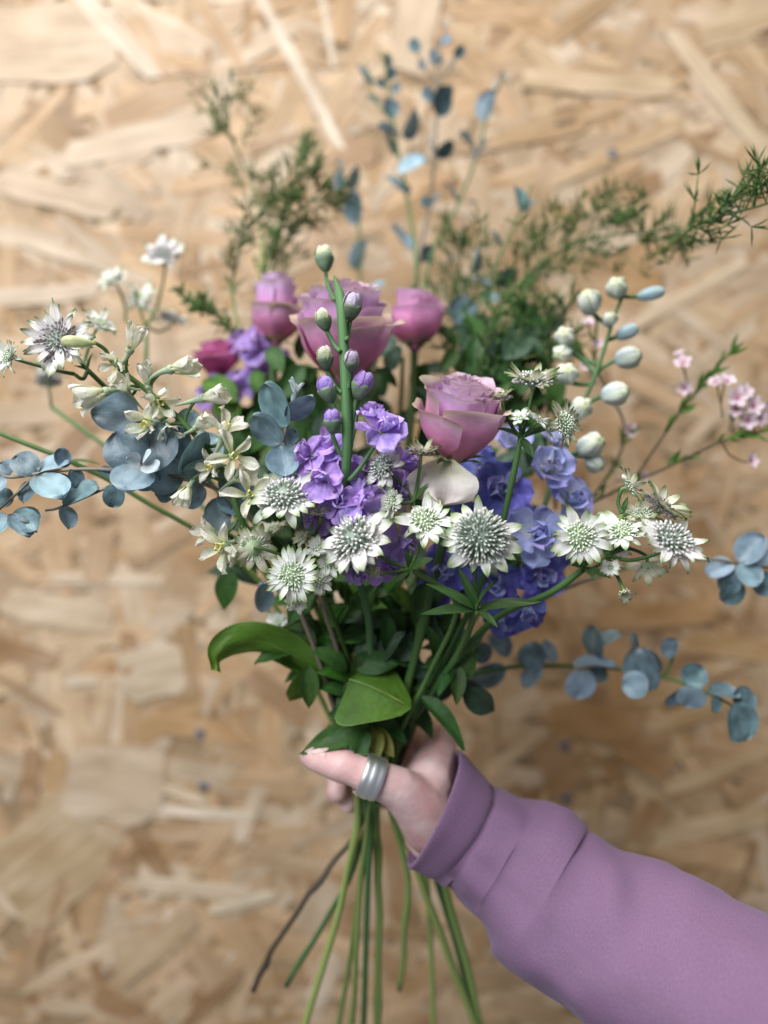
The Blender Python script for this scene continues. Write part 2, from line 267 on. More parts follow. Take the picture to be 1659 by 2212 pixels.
yb = WY + .0022
V = [(X0, yb, ZA), (X1, yb, ZA), (X1, yb, ZB), (X0, yb, ZB), (X0, yb + .018, ZA), (X1, yb + .018, ZA), (X1, yb + .018, ZB), (X0, yb + .018, ZB)]
wall = ob('wall', mk('wall', V, [(0, 1, 2, 3), (5, 4, 7, 6), (0, 4, 5, 1), (1, 5, 6, 2), (2, 6, 7, 3), (3, 7, 4, 0)], wall_m, smooth=False))
wall['kind'] = 'structure'; wall['label'] = 'wall of pale oriented strand board behind the bouquet'
Vb, Fb, Ub, Cb = [], [], [], []
def rand_tint(r):
    c = r.choice(TAN); k = r.uniform(.62, 1.02)
    q = r.random()
    if q < .07: c = (.26, .14, .065)
    elif q < .19: c = (.40, .24, .11)
    elif q < .24: c = (.72, .60, .48)
    return shade((c[0], c[1] * .975, c[2] * .93), k)
for i in range(5600):
    L_ = rw.uniform(.03, .12); W_ = rw.uniform(.005, .026) * (1.0 if L_ > .05 else .8)
    q = rw.random(); ang = rw.gauss(.0, .45) if q < .25 else rw.uniform(0, math.pi)
    sx_, sz_ = rw.uniform(X0 + .05, X1 - .05), rw.uniform(ZA + .05, ZB - .05)
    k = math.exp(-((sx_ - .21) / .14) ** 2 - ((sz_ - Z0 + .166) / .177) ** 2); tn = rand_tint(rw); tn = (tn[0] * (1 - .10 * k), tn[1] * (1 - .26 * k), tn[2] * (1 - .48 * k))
    v, f, u, c = strand_geo(sx_, sz_, L_, W_, ang, WY + rw.uniform(.0004, .0016), tn, rw)
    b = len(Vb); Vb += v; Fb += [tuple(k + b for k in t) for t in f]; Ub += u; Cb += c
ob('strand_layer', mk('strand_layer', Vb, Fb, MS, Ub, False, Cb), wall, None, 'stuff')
# the strands that show largest, each a piece of its own: first those that stand out by tone, then the others
SP = [ # x, y, length px, width px, angle, tint
 (90, 90, 330, 170, 2, (.60, .47, .34)), (640, 140, 420, 26, -62, (.76, .66, .54)), (700, 20, 260, 14, -80, (.78, .70, .58)), (480, 150, 300, 12, 6, (.38, .22, .11)),
 (765, 330, 90, 60, -3, (.34, .19, .10)), (1560, 210, 380, 40, -52, (.74, .60, .42)), (1610, 40, 200, 90, 20, (.62, .47, .31)), (1130, 300, 280, 24, 10, (.44, .28, .15)),
 (275, 1410, 36, 96, -5, (.30, .16, .08)), (67, 1680, 40, 130, -3, (.30, .16, .08)), (117, 1690, 50, 130, -4, (.46, .29, .14)), (250, 1695, 210, 170, -2, (.62, .49, .37)),
 (425, 1755, 250, 24, -4, (.78, .69, .56)), (420, 1920, 240, 36, -6, (.68, .56, .42)), (520, 1950, 150, 24, 14, (.76, .66, .50)), (90, 2010, 260, 34, 66, (.35, .21, .11)),
 (110, 1860, 240, 220, 40, (.48, .36, .22)), (330, 1450, 140, 120, 10, (.64, .53, .40)), (1210, 1650, 90, 120, 20, (.36, .19, .08)), (1390, 1640, 140, 60, -30, (.42, .24, .10)),
 (1500, 1540, 220, 40, 18, (.62, .46, .28)), (1560, 1660, 260, 34, 22, (.70, .55, .36)), (1280, 1560, 200, 80, -8, (.46, .28, .12)), (1420, 1330, 260, 60, 4, (.52, .33, .16)),
 (1480, 640, 300, 30, 30, (.70, .56, .40)), (1540, 900, 180, 30, 45, (.72, .56, .40)), (220, 870, 60, 110, 5, (.40, .26, .15)), (215, 1200, 120, 60, 80, (.46, .31, .19)),
 (130, 1320, 240, 70, -10, (.62, .50, .36)), (560, 2080, 160, 40, -70, (.44, .29, .16)), (290, 1130, 60, 160, 4, (.52, .37, .23)), (1190, 1830, 60, 80, -20, (.34, .19, .09)),
 (1510, 1790, 300, 46, 12, (.68, .53, .35)), (1400, 1780, 100, 70, 60, (.38, .23, .11)), (60, 640, 320, 40, 6, (.68, .56, .44)), (120, 420, 260, 60, -14, (.62, .49, .36)),
 (700, 2120, 130, 50, 70, (.62, .50, .38)), (340, 2040, 220, 60, 40, (.50, .36, .22)), (60, 1500, 160, 14, -30, (.30, .19, .10)), (175, 1470, 70, 22, 4, (.72, .62, .48)),
 (1290, 180, 340, 50, -4, (.64, .48, .31)), (1330, 330, 300, 34, 24, (.60, .42, .25)), (300, 300, 330, 70, 14, (.66, .53, .40)), (240, 60, 280, 40, -48, (.72, .62, .50)),
 (1440, 480, 380, 44, -12, (.60, .43, .27)), (900, 60, 200, 90, 78, (.64, .50, .36)), (180, 560, 300, 30, -18, (.68, .55, .42)), (1600, 1400, 240, 50, -6, (.58, .39, .20))]
rs = random.Random(5); cnt = 0
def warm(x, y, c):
    k = math.exp(-((x - 1330) / 330) ** 2 - ((y - 1500) / 420) ** 2)       # a patch of darker, more orange strands
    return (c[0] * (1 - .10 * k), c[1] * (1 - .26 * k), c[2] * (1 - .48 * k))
def big(cx, cz, L_, W_, ang, y, tint):
    v, f, u, c = strand_geo(cx, cz, L_, W_, ang, y, tint, rs)
    ctr = Vector((cx, y, cz)); ob('strand', mk('strand', [p - ctr for p in v], f, MS, u, False, c), wall, T(ctr))
for i in range(252):
    x = rs.uniform(-60, 1720); y = rs.uniform(-60, 2270); q = P(x, y, WY)
    left = x < 700
    ang = rs.gauss(R(-4), .35) if rs.random() < .28 else rs.uniform(0, math.pi)
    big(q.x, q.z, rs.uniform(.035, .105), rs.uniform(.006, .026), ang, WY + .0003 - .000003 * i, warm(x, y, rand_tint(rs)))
for i, (x, y, l, wd, a, t) in enumerate(SP):
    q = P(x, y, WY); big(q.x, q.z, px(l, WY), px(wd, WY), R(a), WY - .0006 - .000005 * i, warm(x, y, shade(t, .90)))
# screw heads sunk in the board
M['zinc'] = (lambda m: m)(solid('zinc_grey_steel', (.16, .18, .24), rough=.35)); M['zinc'].node_tree.nodes['Principled BSDF'].inputs['Metallic'].default_value = .6
mb = MB(); n = 14
def lathe(mb, prof, n=14):
    V = []; F = []; U = []
    m = len(prof)
    for j, (r, z) in enumerate(prof):
        for k in range(n): a = 2 * math.pi * k / n; V.append(Vector((r * math.cos(a), r * math.sin(a), z))); U.append((k / n, j / (m - 1)))
    for j in range(m - 1):
        for k in range(n): F.append((j * n + k, j * n + (k + 1) % n, (j + 1) * n + (k + 1) % n, (j + 1) * n + k))
    F.append(tuple((m - 1) * n + k for k in range(n))); mb.add(V, F, U); return mb
lathe(mb, [(.0018, -.012), (.0018, -.003), (.0042, 0), (.0042, .0006), (.0036, .0011), (.0016, .0012), (.0013, .0004), (.0003, .0003)])
screw_me = mb.mesh('screw', M['zinc'])
for (x, y, lab) in ((432, 1583, 'grey screw head in the board, upper one below the curled green leaf'), (440, 1697, 'grey screw head in the board, lower one above a pale strip'),
                    (1219, 1609, 'grey screw head in the board above the mauve sleeve'), (1222, 1722, 'grey screw head in the board at the upper edge of the sleeve'),
                    (1322, 333, 'dark screw head in the board right of the tall eucalyptus')):
    o = ob('screw', screw_me, None, T(P(x, y, WY) + Vector((0, -.0014, 0))) @ frame((0, -1, 0)))
    o['label'] = lab; o['category'] = 'screw'; o['group'] = 'screws in the board'
# ------------------------------------------------------------------ how the stems run through the fist
GD = .432
rkn = random.Random(99)
def grip(dx, dd): return P(812 + dx, 1662, GD + dd)
def thru(top, g, tail):
    """stem points from the top through the fist to the cut end"""
    return list(top) + [grip(*g)] + [P(812 + (x - 812) * 1.42, y, d) for (x, y, d) in tail]
def stem_part(t, pts, r0, r1, mat, n=8, extra=(), name='stem'):
    mb = MB(); kn = [rkn.uniform(.5, 1) for _ in range(3)]; ph = rkn.uniform(0, 50)
    path = catmull(pts, 9); m_ = len(path)
    for i, p in enumerate(path):
        if i > m_ * .6: path[i] = p + Vector((noise.noise(Vector((i * .35, ph, 0))), noise.noise(Vector((i * .35, ph, 7))), 0)) * .0016
    mb.tube(path, lambda f: lerp(r0, r1 * .82, f) * (1 + .10 * noise.noise(Vector((f * 14, ph, 3))) + .34 * sum(math.exp(-((f - q) / .010) ** 2) for q in kn)), r1, n)
    for (pp, a, b) in extra: mb.tube(catmull(pp, 6), a, b, 6)
    return t.part(name, mb.mesh(name, mat))
def curve_to(a, b, db, k=.45):
    L_ = (b - a).length; return [a, lerp(a, b - db * L_ * k, .55), b - db * L_ * k * .35, b]

# ------------------------------------------------------------------ astrantia
rb = random.Random(3)
BR = {k: [petal('bract', M[m], .25, 'bract', th0=R(8), kap=R((-12, -30, -48, 10)[i]), cup=.32, ruf=.06, seed=i + j * 9, nu=4, nv=7) for i in range(4)]
      for j, (k, m) in enumerate((('w', 'bract'), ('p', 'bract_pink'), ('c', 'bract_cream')))}
def pins(mat, n, seed, rad, hole, tip, dome=.75):
    r = random.Random(seed); mb = MB(); ga = math.pi * (3 - 5 ** .5)
    for i in range(n):
        f = hole + (1 - hole) * (i + .5) / n; th = f ** .55 * R(86); az = i * ga + r.uniform(-.12, .12); th += r.uniform(-.05, .05)
        d = Vector((math.sin(th) * math.cos(az), math.sin(th) * math.sin(az), math.cos(th) * dome)); ln = rad * r.uniform(.9, 1.12)
        a = d * rad * .42; b = d * ln; t = (b - a).normalized(); nx = t.orthogonal().normalized(); ny = t.cross(nx)
        V = []; U = []; F = []
        prof = [(0, .020, 0), (.72, .026, .55), (.80, tip, .75), (.92, tip * 1.12, .9), (1.02, tip * .35, 1)]
        for (s_, w_, v_) in prof:
            for k in range(5):
                an = k * 1.2566; V.append(lerp(a, b, s_) + (nx * math.cos(an) + ny * math.sin(an)) * w_); U.append((k / 5, v_))
        for j in range(4):
            for k in range(5): F.append((j * 5 + k, j * 5 + (k + 1) % 5, j * 5 + 5 + (k + 1) % 5, j * 5 + 5 + k))
        F.append((20, 21, 22, 23, 24)); mb.add(V, F, U)
    return mb.mesh('florets', mat)
PINS = {'g': [pins(M['pin_grey'], 125, 1, .62, .03, .034), pins(M['pin_grey'], 118, 2, .60, .04, .034)], 'G': [pins(M['pin_spiky'], 190, 8, .70, .02, .025, .85)],
        'd': [pins(M['pin_dark'], 105, 3, .62, .0, .034, .45)], 'n': [pins(M['pin_green'], 115, 4, .56, .0, .032, .6), pins(M['pin_green'], 105, 5, .54, .0, .033, .6)], 's': [pins(M['pin_green'], 26, 6, .42, 0, .055, .8)]}
def dome_mesh(mat, rad, dz):
    mb = MB(); lathe(mb, [(.05, -.12), (.11, -.05), (rad * .9, .0), (rad, .06), (rad * .9, rad * .45 * dz), (rad * .55, rad * .75 * dz), (.02, rad * .85 * dz)], 12); return mb.mesh('flower_head', mat)
DOME = {'g': dome_mesh(M['dome_grey'], .36, 1), 'G': dome_mesh(M['dome_grey'], .42, 1.1), 'd': dome_mesh(M['dome_grey'], .36, .6), 'n': dome_mesh(M['dome_green'], .34, .8), 's': dome_mesh(M['dome_green'], .26, .8)}
def astr_head(t, x, y, d, r, face, var='g', br='w', nb=13, lift=12, roll=None):
    nb = int(nb * 1.55); c = P(x, y, d); rr = px(r, d); M0 = T(c) @ frame(face, rb.uniform(0, 6)) @ S(rr)
    M0 = M0 @ S(1.07); h = t.part('flower_head', DOME[var], M0)
    ob('florets', rb.choice(PINS[var]), h, Matrix(), 'stuff')
    for k in range(nb):
        az = 2 * math.pi * (k + rb.uniform(-.18, .18)) / nb; el = R(lift + rb.uniform(-13, 13) + (6 if k % 2 else -4)); ln = rb.uniform(.80, 1.10) * (1 if k % 2 else .95)
        Mb = Matrix.Rotation(az, 4, 'Z') @ T((.05, 0, -.05 + .012 * (k % 3))) @ Matrix.Rotation(-el, 4, 'Y') @ Matrix.Rotation(rb.uniform(-.25, .25), 4, 'X') @ S(ln, ln * rb.uniform(.85, 1.25) * (1.18 if br == 'p' else 1) * 23 / max(nb, 16), ln)
        ob('bract', rb.choice(BR[br]), h, Mb)
    return c - face * rr * .10
ALEAF = [petal('leaf', M['leaf_bract'], .34, 'lance', th0=R(8), kap=R(-22), cup=.25, ruf=.04, seed=40 + i) for i in range(2)]
def astrantia(label, nodes, heads, top, g, tail, r=.0016, mat='stem', leaves=(), links=(), stub=True):
    """nodes: branching points; heads: (node, x, y, d, r, face, var, br, nb, lift)"""
    nd = [P(*n) for n in nodes]; t = Thing('astrantia', label, 'flower', grip(*g), 'stems of white astrantia')
    ex = []
    for (a, b) in links: ex.append((catmull([nd[a], lerp(nd[a], nd[b], .5) + Vector((0, .002, -.003)), nd[b]], 4), .0011, .0009))
    for hd in heads:
        nod = hd[0]; rest = list(hd[1:]); e = astr_head(t, *rest)
        ex.append((curve_to(nd[nod], e, rest[4]), .0010, .0007))
    stem_part(t, thru([nd[0]] + [P(*p) for p in top], g, tail), r * .8, r * 1.25, M[mat], extra=ex)
    for (nod, dx, dy, dt, ln, wd) in leaves:
        b = nd[nod]; tip = b + D(dx, dy, dt) * px(ln, nodes[nod][2]); t.part('leaf', rb.choice(ALEAF), blade(b, tip, D(rb.uniform(-.3, .3), .8, .7), wd))
    return t
F_ = D
astrantia('white astrantia at the far left, its broad face in front of yellow-green larkspur bud', [(190, 800, .385), (160, 808, .375)],
  [(0, 125, 738, .372, 76, F_(-.1, .15, 1), 'd', 'p', 19, 8), (1, 22, 772, .372, 42, F_(-.55, .15, .8), 'n', 'w', 14, 22), (0, 215, 702, .42, 40, F_(.5, .5, .4), 'n', 'w', 12, 14)],
  [(300, 905, .40), (470, 1060, .42), (680, 1350, .43)], (-30, .004), [(790, 1900, .455), (745, 2290, .49)], leaves=[(0, .3, 1, .2, 40, 1), (0, -.8, .3, .2, 30, 1)], links=[(0, 1)])
astrantia('blurred astrantia heads standing behind the left group against the board', [(316, 705, .50), (270, 690, .50)],
  [(0, 353, 554, .50, 50, F_(.1, .55, .8), 'd', 'p', 15, 18), (1, 246, 608, .50, 42, F_(-.35, .6, .5), 'n', 'w', 13, 20), (0, 300, 640, .51, 42, F_(.2, -.5, -.6), 'n', 'w', 12, 10), (0, 372, 690, .52, 40, F_(.3, .6, .3), 'd', 'w', 12, 8)],
  [(330, 860, .49), (470, 1060, .47), (660, 1350, .45)], (-18, .012), [(800, 1725, .45)], links=[(0, 1)], leaves=[(0, .5, .3, .2, 40, .9)])
astrantia('blurred astrantia head nodding below the broad left one on a slanting pale stem', [(112, 880, .49)],
  [(0, 105, 826, .49, 44, F_(-.15, .8, -.25), 'd', 'w', 13, 52)],
  [(240, 970, .47), (400, 1060, .46), (640, 1330, .44)], (-40, .0), [(785, 1850, .455), (676, 2130, .48)], mat='stem_bloom')
astrantia('astrantia cluster at lower left with a round white head and one seen from behind', [(690, 1265, .385), (640, 1215, .375), (655, 1195, .38)],
  [(1, 615, 1078, .362, 80, F_(-.15, .78, .75), 'g', 'w', 14, 8), (2, 692, 1110, .368, 34, F_(.1, 1, .25), 'n', 'c', 11, 28), (2, 590, 1148, .385, 40, F_(-.3, .7, .4), 'n', 'c', 11, 20),
   (1, 548, 1184, .368, 54, F_(-.45, -.12, -.85), 'n', 'c', 11, 12), (0, 632, 1244, .358, 62, F_(-.15, .12, 1), 'n', 'w', 18, 8), (0, 686, 1186, .366, 30, F_(.2, .45, .8), 's', 'w', 9, 20),
   (0, 690, 1258, .364, 33, F_(.3, .0, 1), 's', 'w', 9, 15), (0, 640, 1300, .364, 27, F_(.1, -.3, 1), 's', 'w', 9, 15), (2, 652, 1165, .37, 26, F_(-.2, .6, .6), 's', 'c', 9, 30), (0, 712, 1222, .368, 30, F_(.1, .3, .9), 's', 'w', 9, 20), (0, 602, 1346, .42, 34, F_(-.4, .3, .8), 's', 'w', 8, 30)],
  [(745, 1400, .418), (785, 1550, .43)], (-8, -.004), [(790, 1900, .44), (770, 2290, .475)], links=[(0, 1), (0, 2)], leaves=[(0, -.6, -.5, .3, 40, 1), (0, .7, -.4, .3, 40, 1)])
astrantia('astrantia at the centre with a large head tilted left over the violet stock', [(885, 1228, .368), (893, 1083, .372)],
  [(0, 770, 1168, .356, 86, F_(-.52, .50, .72), 'g', 'p', 13, 4), (1, 832, 1012, .366, 56, F_(-.62, .42, .62), 'g', 'p', 12, 12), (1, 848, 1086, .362, 46, F_(-.85, .1, .5), 'n', 'w', 12, 20),
   (1, 910, 982, .37, 42, F_(.08, 1, .22), 'd', 'c', 13, 34), (0, 918, 1128, .358, 66, F_(.0, .62, .8), 'n', 'w', 12, 4), (0, 818, 1236, .362, 26, F_(-.8, .1, .3), 's', 'c', 8, 50)],
  [(985, 1305, .39), (930, 1450, .41)], (12, -.004), [(816, 1720, .44)], links=[(0, 1)],
  leaves=[(0, -.2, .9, .4, 45, 1.1), (0, .9, .45, .5, 62, 1.3), (0, -.7, -.6, .5, 50, 1.2), (0, -.1, -1, .6, 46, 1.2), (1, .7, .9, .2, 50, .9), (1, -.5, .6, .3, 22, .9)])
astrantia('front astrantia with the big spiky grey-green dome and dark crimson centre', [(1030, 1318, .375)],
  [(0, 1037, 1163, .350, 84, F_(.02, .30, 1), 'G', 'w', 13, -14)],
  [(985, 1420, .408), (880, 1560, .43)], (22, .0), [(880, 1900, .45), (975, 2260, .485)], r=.0022,
  leaves=[(0, -.95, .55, .3, 130, .62), (0, -.9, .0, .35, 135, .62), (0, .2, .6, .6, 100, .6), (0, .9, .2, .4, 140, .62), (0, .5, -.35, .7, 70, .8), (0, -.4, .9, .3, 110, .6)])
astrantia('astrantia rising right of the front mauve rose, its top head seen from the side', [(1125, 945, .372)],
  [(0, 1150, 832, .368, 66, F_(.06, 1, .22), 'g', 'c', 15, 24), (0, 1084, 864, .372, 36, F_(-.25, 1, .28), 'd', 'c', 13, 38), (0, 1122, 905, .365, 30, F_(-.2, .8, .5), 's', 'w', 9, 24),
   (0, 1160, 908, .365, 30, F_(.4, .8, .5), 's', 'w', 9, 24), (0, 1218, 918, .366, 52, F_(.62, .05, .72), 'n', 'c', 15, 8), (0, 1180, 925, .37, 24, F_(.7, .1, .4), 's', 'w', 8, 24)],
  [(1106, 1040, .378), (1070, 1180, .392), (985, 1380, .41)], (30, .002), [(860, 1900, .455), (850, 2140, .49)], r=.0018,
  leaves=[(0, -.9, .35, .4, 60, 1.0), (0, .5, -.9, .4, 55, 1.1), (0, .9, .5, .2, 50, .8), (0, -.3, .6, .7, 30, 1)])
astrantia('astrantia spray reaching out to the right beyond the blue delphinium', [(1262, 1228, .372), (1310, 1200, .37), (1345, 1110, .37)],
  [(0, 1252, 1160, .362, 66, F_(-.05, .22, 1), 'n', 'w', 14, 8), (1, 1345, 1150, .366, 56, F_(-.15, .75, .65), 'n', 'w', 11, 8), (1, 1446, 1172, .356, 84, F_(.38, .75, .58), 'g', 'p', 15, 2),
   (2, 1355, 1052, .37, 45, F_(.62, .35, .2), 'n', 'c', 11, 34), (2, 1425, 1096, .368, 62, F_(.42, .7, .42), 'd', 'c', 12, 34), (1, 1318, 1224, .366, 26, F_(-.3, -.1, .9), 's', 'w', 8, 34),
   (1, 1348, 1278, .366, 27, F_(.1, -.7, .6), 's', 'c', 8, 46), (1, 1385, 1118, .372, 52, F_(-.1, .8, .5), 'n', 'c', 11, 24), (1, 1300, 1140, .376, 36, F_(-.1, .6, .6), 's', 'w', 10, 22), (1, 1398, 1218, .38, 48, F_(.2, -.6, -.3), 's', 'c', 9, 20), (1, 1330, 1182, .374, 34, F_(.1, .2, .9), 's', 'w', 9, 22)],
  [(1190, 1280, .38), (1060, 1345, .395), (930, 1500, .42)], (40, .006), [(905, 1850, .455), (985, 2290, .49)], r=.0021, links=[(0, 1), (1, 2)],
  leaves=[(0, -.6, .2, .6, 50, 1.3), (0, .3, -.4, .8, 45, 1.4), (0, .9, -.3, .4, 60, 1), (2, .2, .9, .2, 40, .9), (0, .4, .9, .2, 40, .9)])

# ------------------------------------------------------------------ roses
rr_ = random.Random(21)
SEP = petal('sepal', M['leaf_bract'], .24, 'lance', th0=R(10), kap=R(-50), cup=.3, seed=4)
def rose(label, x, y, d, dia, axis, mats, top, g, tail, n=26, open_=1.0, seed=0, guard=4, H=1.0, roll=0., gfl=.10, ghe=1.0):
    r = random.Random(seed); t = Thing('rose', label, 'flower', grip(*g), 'mauve and pink roses')
    s = px(dia, d); M0 = T(P(x, y, d)) @ frame(axis, roll) @ S(s) @ T((0, 0, -.48 * H))
    mb = MB(); lathe(mb, [(.02, -.10), (.07, -.08), (.12, 0), (.14, .06), (.10, .2), (.06, .5 * H), (.01, .62 * H)], 12)
    bl = t.part('bloom', mb.mesh('bloom', M[mats[0]]), M0)
    for i in range(n):
        f = i / (n - 1); az0 = i * 2.4 + r.uniform(-.3, .3); w = lerp(1.30, 1.05, f) if f < .6 else r.uniform(.85, 1.1); Rr = (.035 + .42 * f ** .9)
        Hh = H * (1.0 - .10 * f - .10 * sm(.7, 1, f)) * (r.uniform(.95, 1.04) if f < .7 else r.uniform(.86, 1.06)); flare = open_ * (.01 + .05 * f); clo = .22 * (1 - f) + .10 * (1 if f < .9 else .4)
        ruf = .018 + .03 * f; sd = r.uniform(0, 90); outer = i >= n - guard
        if f > .6: flare += r.uniform(-.03, .04)
        if outer: flare += gfl * r.uniform(.2, 1.0); Hh *= ghe * r.uniform(.9, 1.08)
        dz = r.uniform(-.02, .02)
        def fn(u, v, az0=az0, w=w, Rr=Rr, Hh=Hh, flare=flare, clo=clo, ruf=ruf, sd=sd, f=f, dz=dz):
            e = 1 - .13 * abs(u) ** 5 + .035 * noise.noise(Vector((u * 2.6, sd, 1.5))); vv = v * e
            rad = Rr * (.30 + .70 * math.sin(min(1, vv / .62) * math.pi / 2)) * (1 - clo * sm(.35, 1, vv))
            rad += flare * max(0, (vv - .30) / .70) ** 1.7 + (.022 + .035 * f) * max(0, (vv - .84) / .16) ** 2; rad += ruf * math.sin(u * 6 + sd) * vv ** 4 + ruf * .9 * noise.noise(Vector((u * 2.2, vv * 2, sd))) * vv
            rad += .035 * f * f * u ** 4 * v * v
            z = Hh * vv + dz - (.01 + .25 * flare) * max(0, (vv - .84) / .16) ** 2
            ww = w * (.55 + .45 * sm(0, .5, v)); a = az0 + u * ww
            lift = .012 * u * (1 - f)          # each petal edge overlaps the next
            return Vector(((rad + lift) * math.cos(a), (rad + lift) * math.sin(a), z))
        m = surf('petal', M[mats[1]] if outer else M[mats[0]], fn, 10, 12)
        ob('petal', m, bl)
    for k in range(5): ob('sepal', SEP, bl, Matrix.Rotation(k * 1.2566 + .4, 4, 'Z') @ T((.09, 0, -.04)) @ Matrix.Rotation(-R(r.uniform(5, 40)), 4, 'Y') @ S(.42, .5, .42))
    base = P(x, y, d) - axis * s * .56 * H
    stem_part(t, thru([base, base - axis * s * .5 + Vector((0, 0, -.008))] + [P(*p) for p in top], g, tail), .0022, .0028, M['stem'])
    return t, bl, M0
rose('large dusty mauve rose at the back centre behind the stock stem', 742, 716, .425, 206, D(-.02, 1, .36), ('rose', 'rose_outer'), [(780, 1100, .43), (800, 1400, .43)], (-4, .010), [(815, 1900, .46), (815, 2290, .50)], n=46, open_=1.1, seed=6, guard=5, H=1.0, roll=.6, gfl=.13, ghe=.93)
rose('upright mauve-pink rose at the back left of the large rose', 598, 668, .475, 116, D(.06, 1, .10), ('rose', 'rose_outer'), [(640, 1000, .47), (740, 1400, .45)], (-24, .014), [(803, 1725, .445)], n=30, open_=.35, seed=5, guard=4, H=1.28, gfl=.20, ghe=.66)
rose('clear pink rose at the back right of the large rose', 898, 690, .475, 124, D(.04, 1, .08), ('rose_pink', 'rose_pink'), [(880, 1000, .47), (850, 1400, .45)], (8, .016), [(820, 1730, .45)], n=32, open_=.35, seed=8, guard=5, H=.98, gfl=.07, ghe=.84)
tr4, bl4, M4 = rose('front mauve rose right of centre with a swirled top and cream drooping petal', 996, 908, .383, 182, D(.16, 1, .42), ('rose', 'rose_outer'), [(950, 1200, .40), (880, 1480, .42)], (16, .0), [(818, 1720, .44)], n=46, open_=.5, seed=14, guard=4, H=1.02, roll=2.2)
pc = petal('petal', M['petal_cream'], .98, 'obov', th0=R(8), kap=R(-35), cup=.22, ruf=.22, seed=3, nu=14, nv=14)
o = tr4.part('petal', pc, blade(P(962, 985, .386), P(950, 1082, .368), D(-.05, .35, 1), 1.25)); o['label'] = 'cream drooping guard petal under the bloom'
rose('small magenta rose half hidden at the far left of the roses', 470, 775, .50, 92, D(-.1, 1, .25), ('rose_deep', 'rose_deep'), [(560, 1050, .48), (720, 1400, .46)], (-36, .010), [(800, 1725, .45)], n=20, open_=1.8, seed=18, guard=5, H=.9, gfl=.25, ghe=.9)

# ------------------------------------------------------------------ stock
ST = [petal('petal', M['stock'], .95, 'obov', th0=R(6), kap=R(-30 - 12 * (i % 3)), cup=.30, ruf=.20, seed=60 + i, nu=7, nv=8) for i in range(6)]
STI = [petal('petal', M['stock'], .80, 'obov', th0=R(14), kap=R(35), cup=.5, ruf=.22, seed=70 + i, nu=6, nv=7) for i in range(4)]
mb = MB(); lathe(mb, [(.05, -.35), (.12, -.25), (.14, -.05), (.10, .08), (.01, .14)], 9); SCORE = mb.mesh('bloom', M['calyx'])
def rosette(t, c, face, rad, r, nout=6, nin=6, out=ST, inn=STI, core=SCORE, lo=12, hi=72, name='bloom'):
    b = t.part(name, core, T(c) @ frame(face, r.uniform(0, 6)) @ S(rad))
    for k in range(nout):
        az = 6.2832 * (k + r.uniform(-.2, .2)) / nout; ln = r.uniform(.85, 1.08)
        ob('petal', r.choice(out), b, Matrix.Rotation(az, 4, 'Z') @ T((.02, 0, r.uniform(-.05, .05))) @ Matrix.Rotation(-R(lo + r.uniform(-12, 20)), 4, 'Y') @ Matrix.Rotation(r.uniform(-.5, .5), 4, 'X') @ S(ln))
    for k in range(nin):
        f = k / max(1, nin - 1); az = k * 2.4 + r.uniform(-.3, .3); ln = lerp(.85, .6, f) * r.uniform(.9, 1.1)
        ob('petal', r.choice(inn), b, Matrix.Rotation(az, 4, 'Z') @ T((.02, 0, .02)) @ Matrix.Rotation(-R(lerp(38, hi, f) + r.uniform(-10, 10)), 4, 'Y') @ Matrix.Rotation(r.uniform(-.6, .6), 4, 'X') @ S(ln))
    return b
def bud_mesh(name, mat, prof, ridges=5, amp=.08, tw=.6, n=20):
    V = []; F = []; U = []; m = len(prof)
    for j, (rd, z) in enumerate(prof):
        f = j / (m - 1)
        for k in range(n):
            a = 2 * math.pi * k / n; q = 1 + amp * abs(math.sin(ridges * .5 * (a + tw * f * 2))) - amp * .5
            V.append(Vector((rd * q * math.cos(a), rd * q * math.sin(a), z))); U.append((k / n, f))
    for j in range(m - 1):
        for k in range(n): F.append((j * n + k, j * n + (k + 1) % n, (j + 1) * n + (k + 1) % n, (j + 1) * n + k))
    F.append(tuple((m - 1) * n + k for k in range(n))); return mk(name, V, F, mat, U)
OV = [(.10, -.5), (.30, -.38), (.44, -.15), (.47, .08), (.42, .28), (.30, .42), (.14, .5), (.02, .5)]
SB = {k: bud_mesh('bud', M[m], OV, 4, .20, .9) for k, m in (('g', 'sbud'), ('l', 'sbud_lilac'), ('v', 'sbud_violet'))}
CAL = bud_mesh('calyx', M['calyx'], [(.06, -.86), (.20, -.80), (.36, -.60), (.50, -.34), (.57, -.12), (.53, .02), (.48, .03)], 4, .16, .0)
def wrap(name, mat, az, i):
    def fn(u, v, az=az, i=i):
        th = .30 + 2.55 * v * (1 - .05 * u * u); a = az + u * 1.15 * math.sin(.4 + 2.2 * v) + v * .8
        r = .47 * math.sin(th) ** .8 * (1.02 + .05 * i + .09 * u * u * (1 if u > 0 else -.2)) + .035 * noise.noise(Vector((u * 3, v * 4, i * 5 + az)))
        return Vector((r * math.cos(a), r * math.sin(a), -.56 * math.cos(th) + .02 + .05 * v * u))
    return surf(name, mat, fn, 8, 9)
SBP = {k: [wrap('petal', M[m], j * 1.65, j) for j in range(4)] for k, m in (('g', 'sbud'), ('l', 'sbud_lilac'), ('v', 'sbud_violet'))}
CSEP = petal('sepal', M['calyx'], .5, 'lance', th0=0, kap=R(20), cup=.4, seed=2)
rk = random.Random(9)
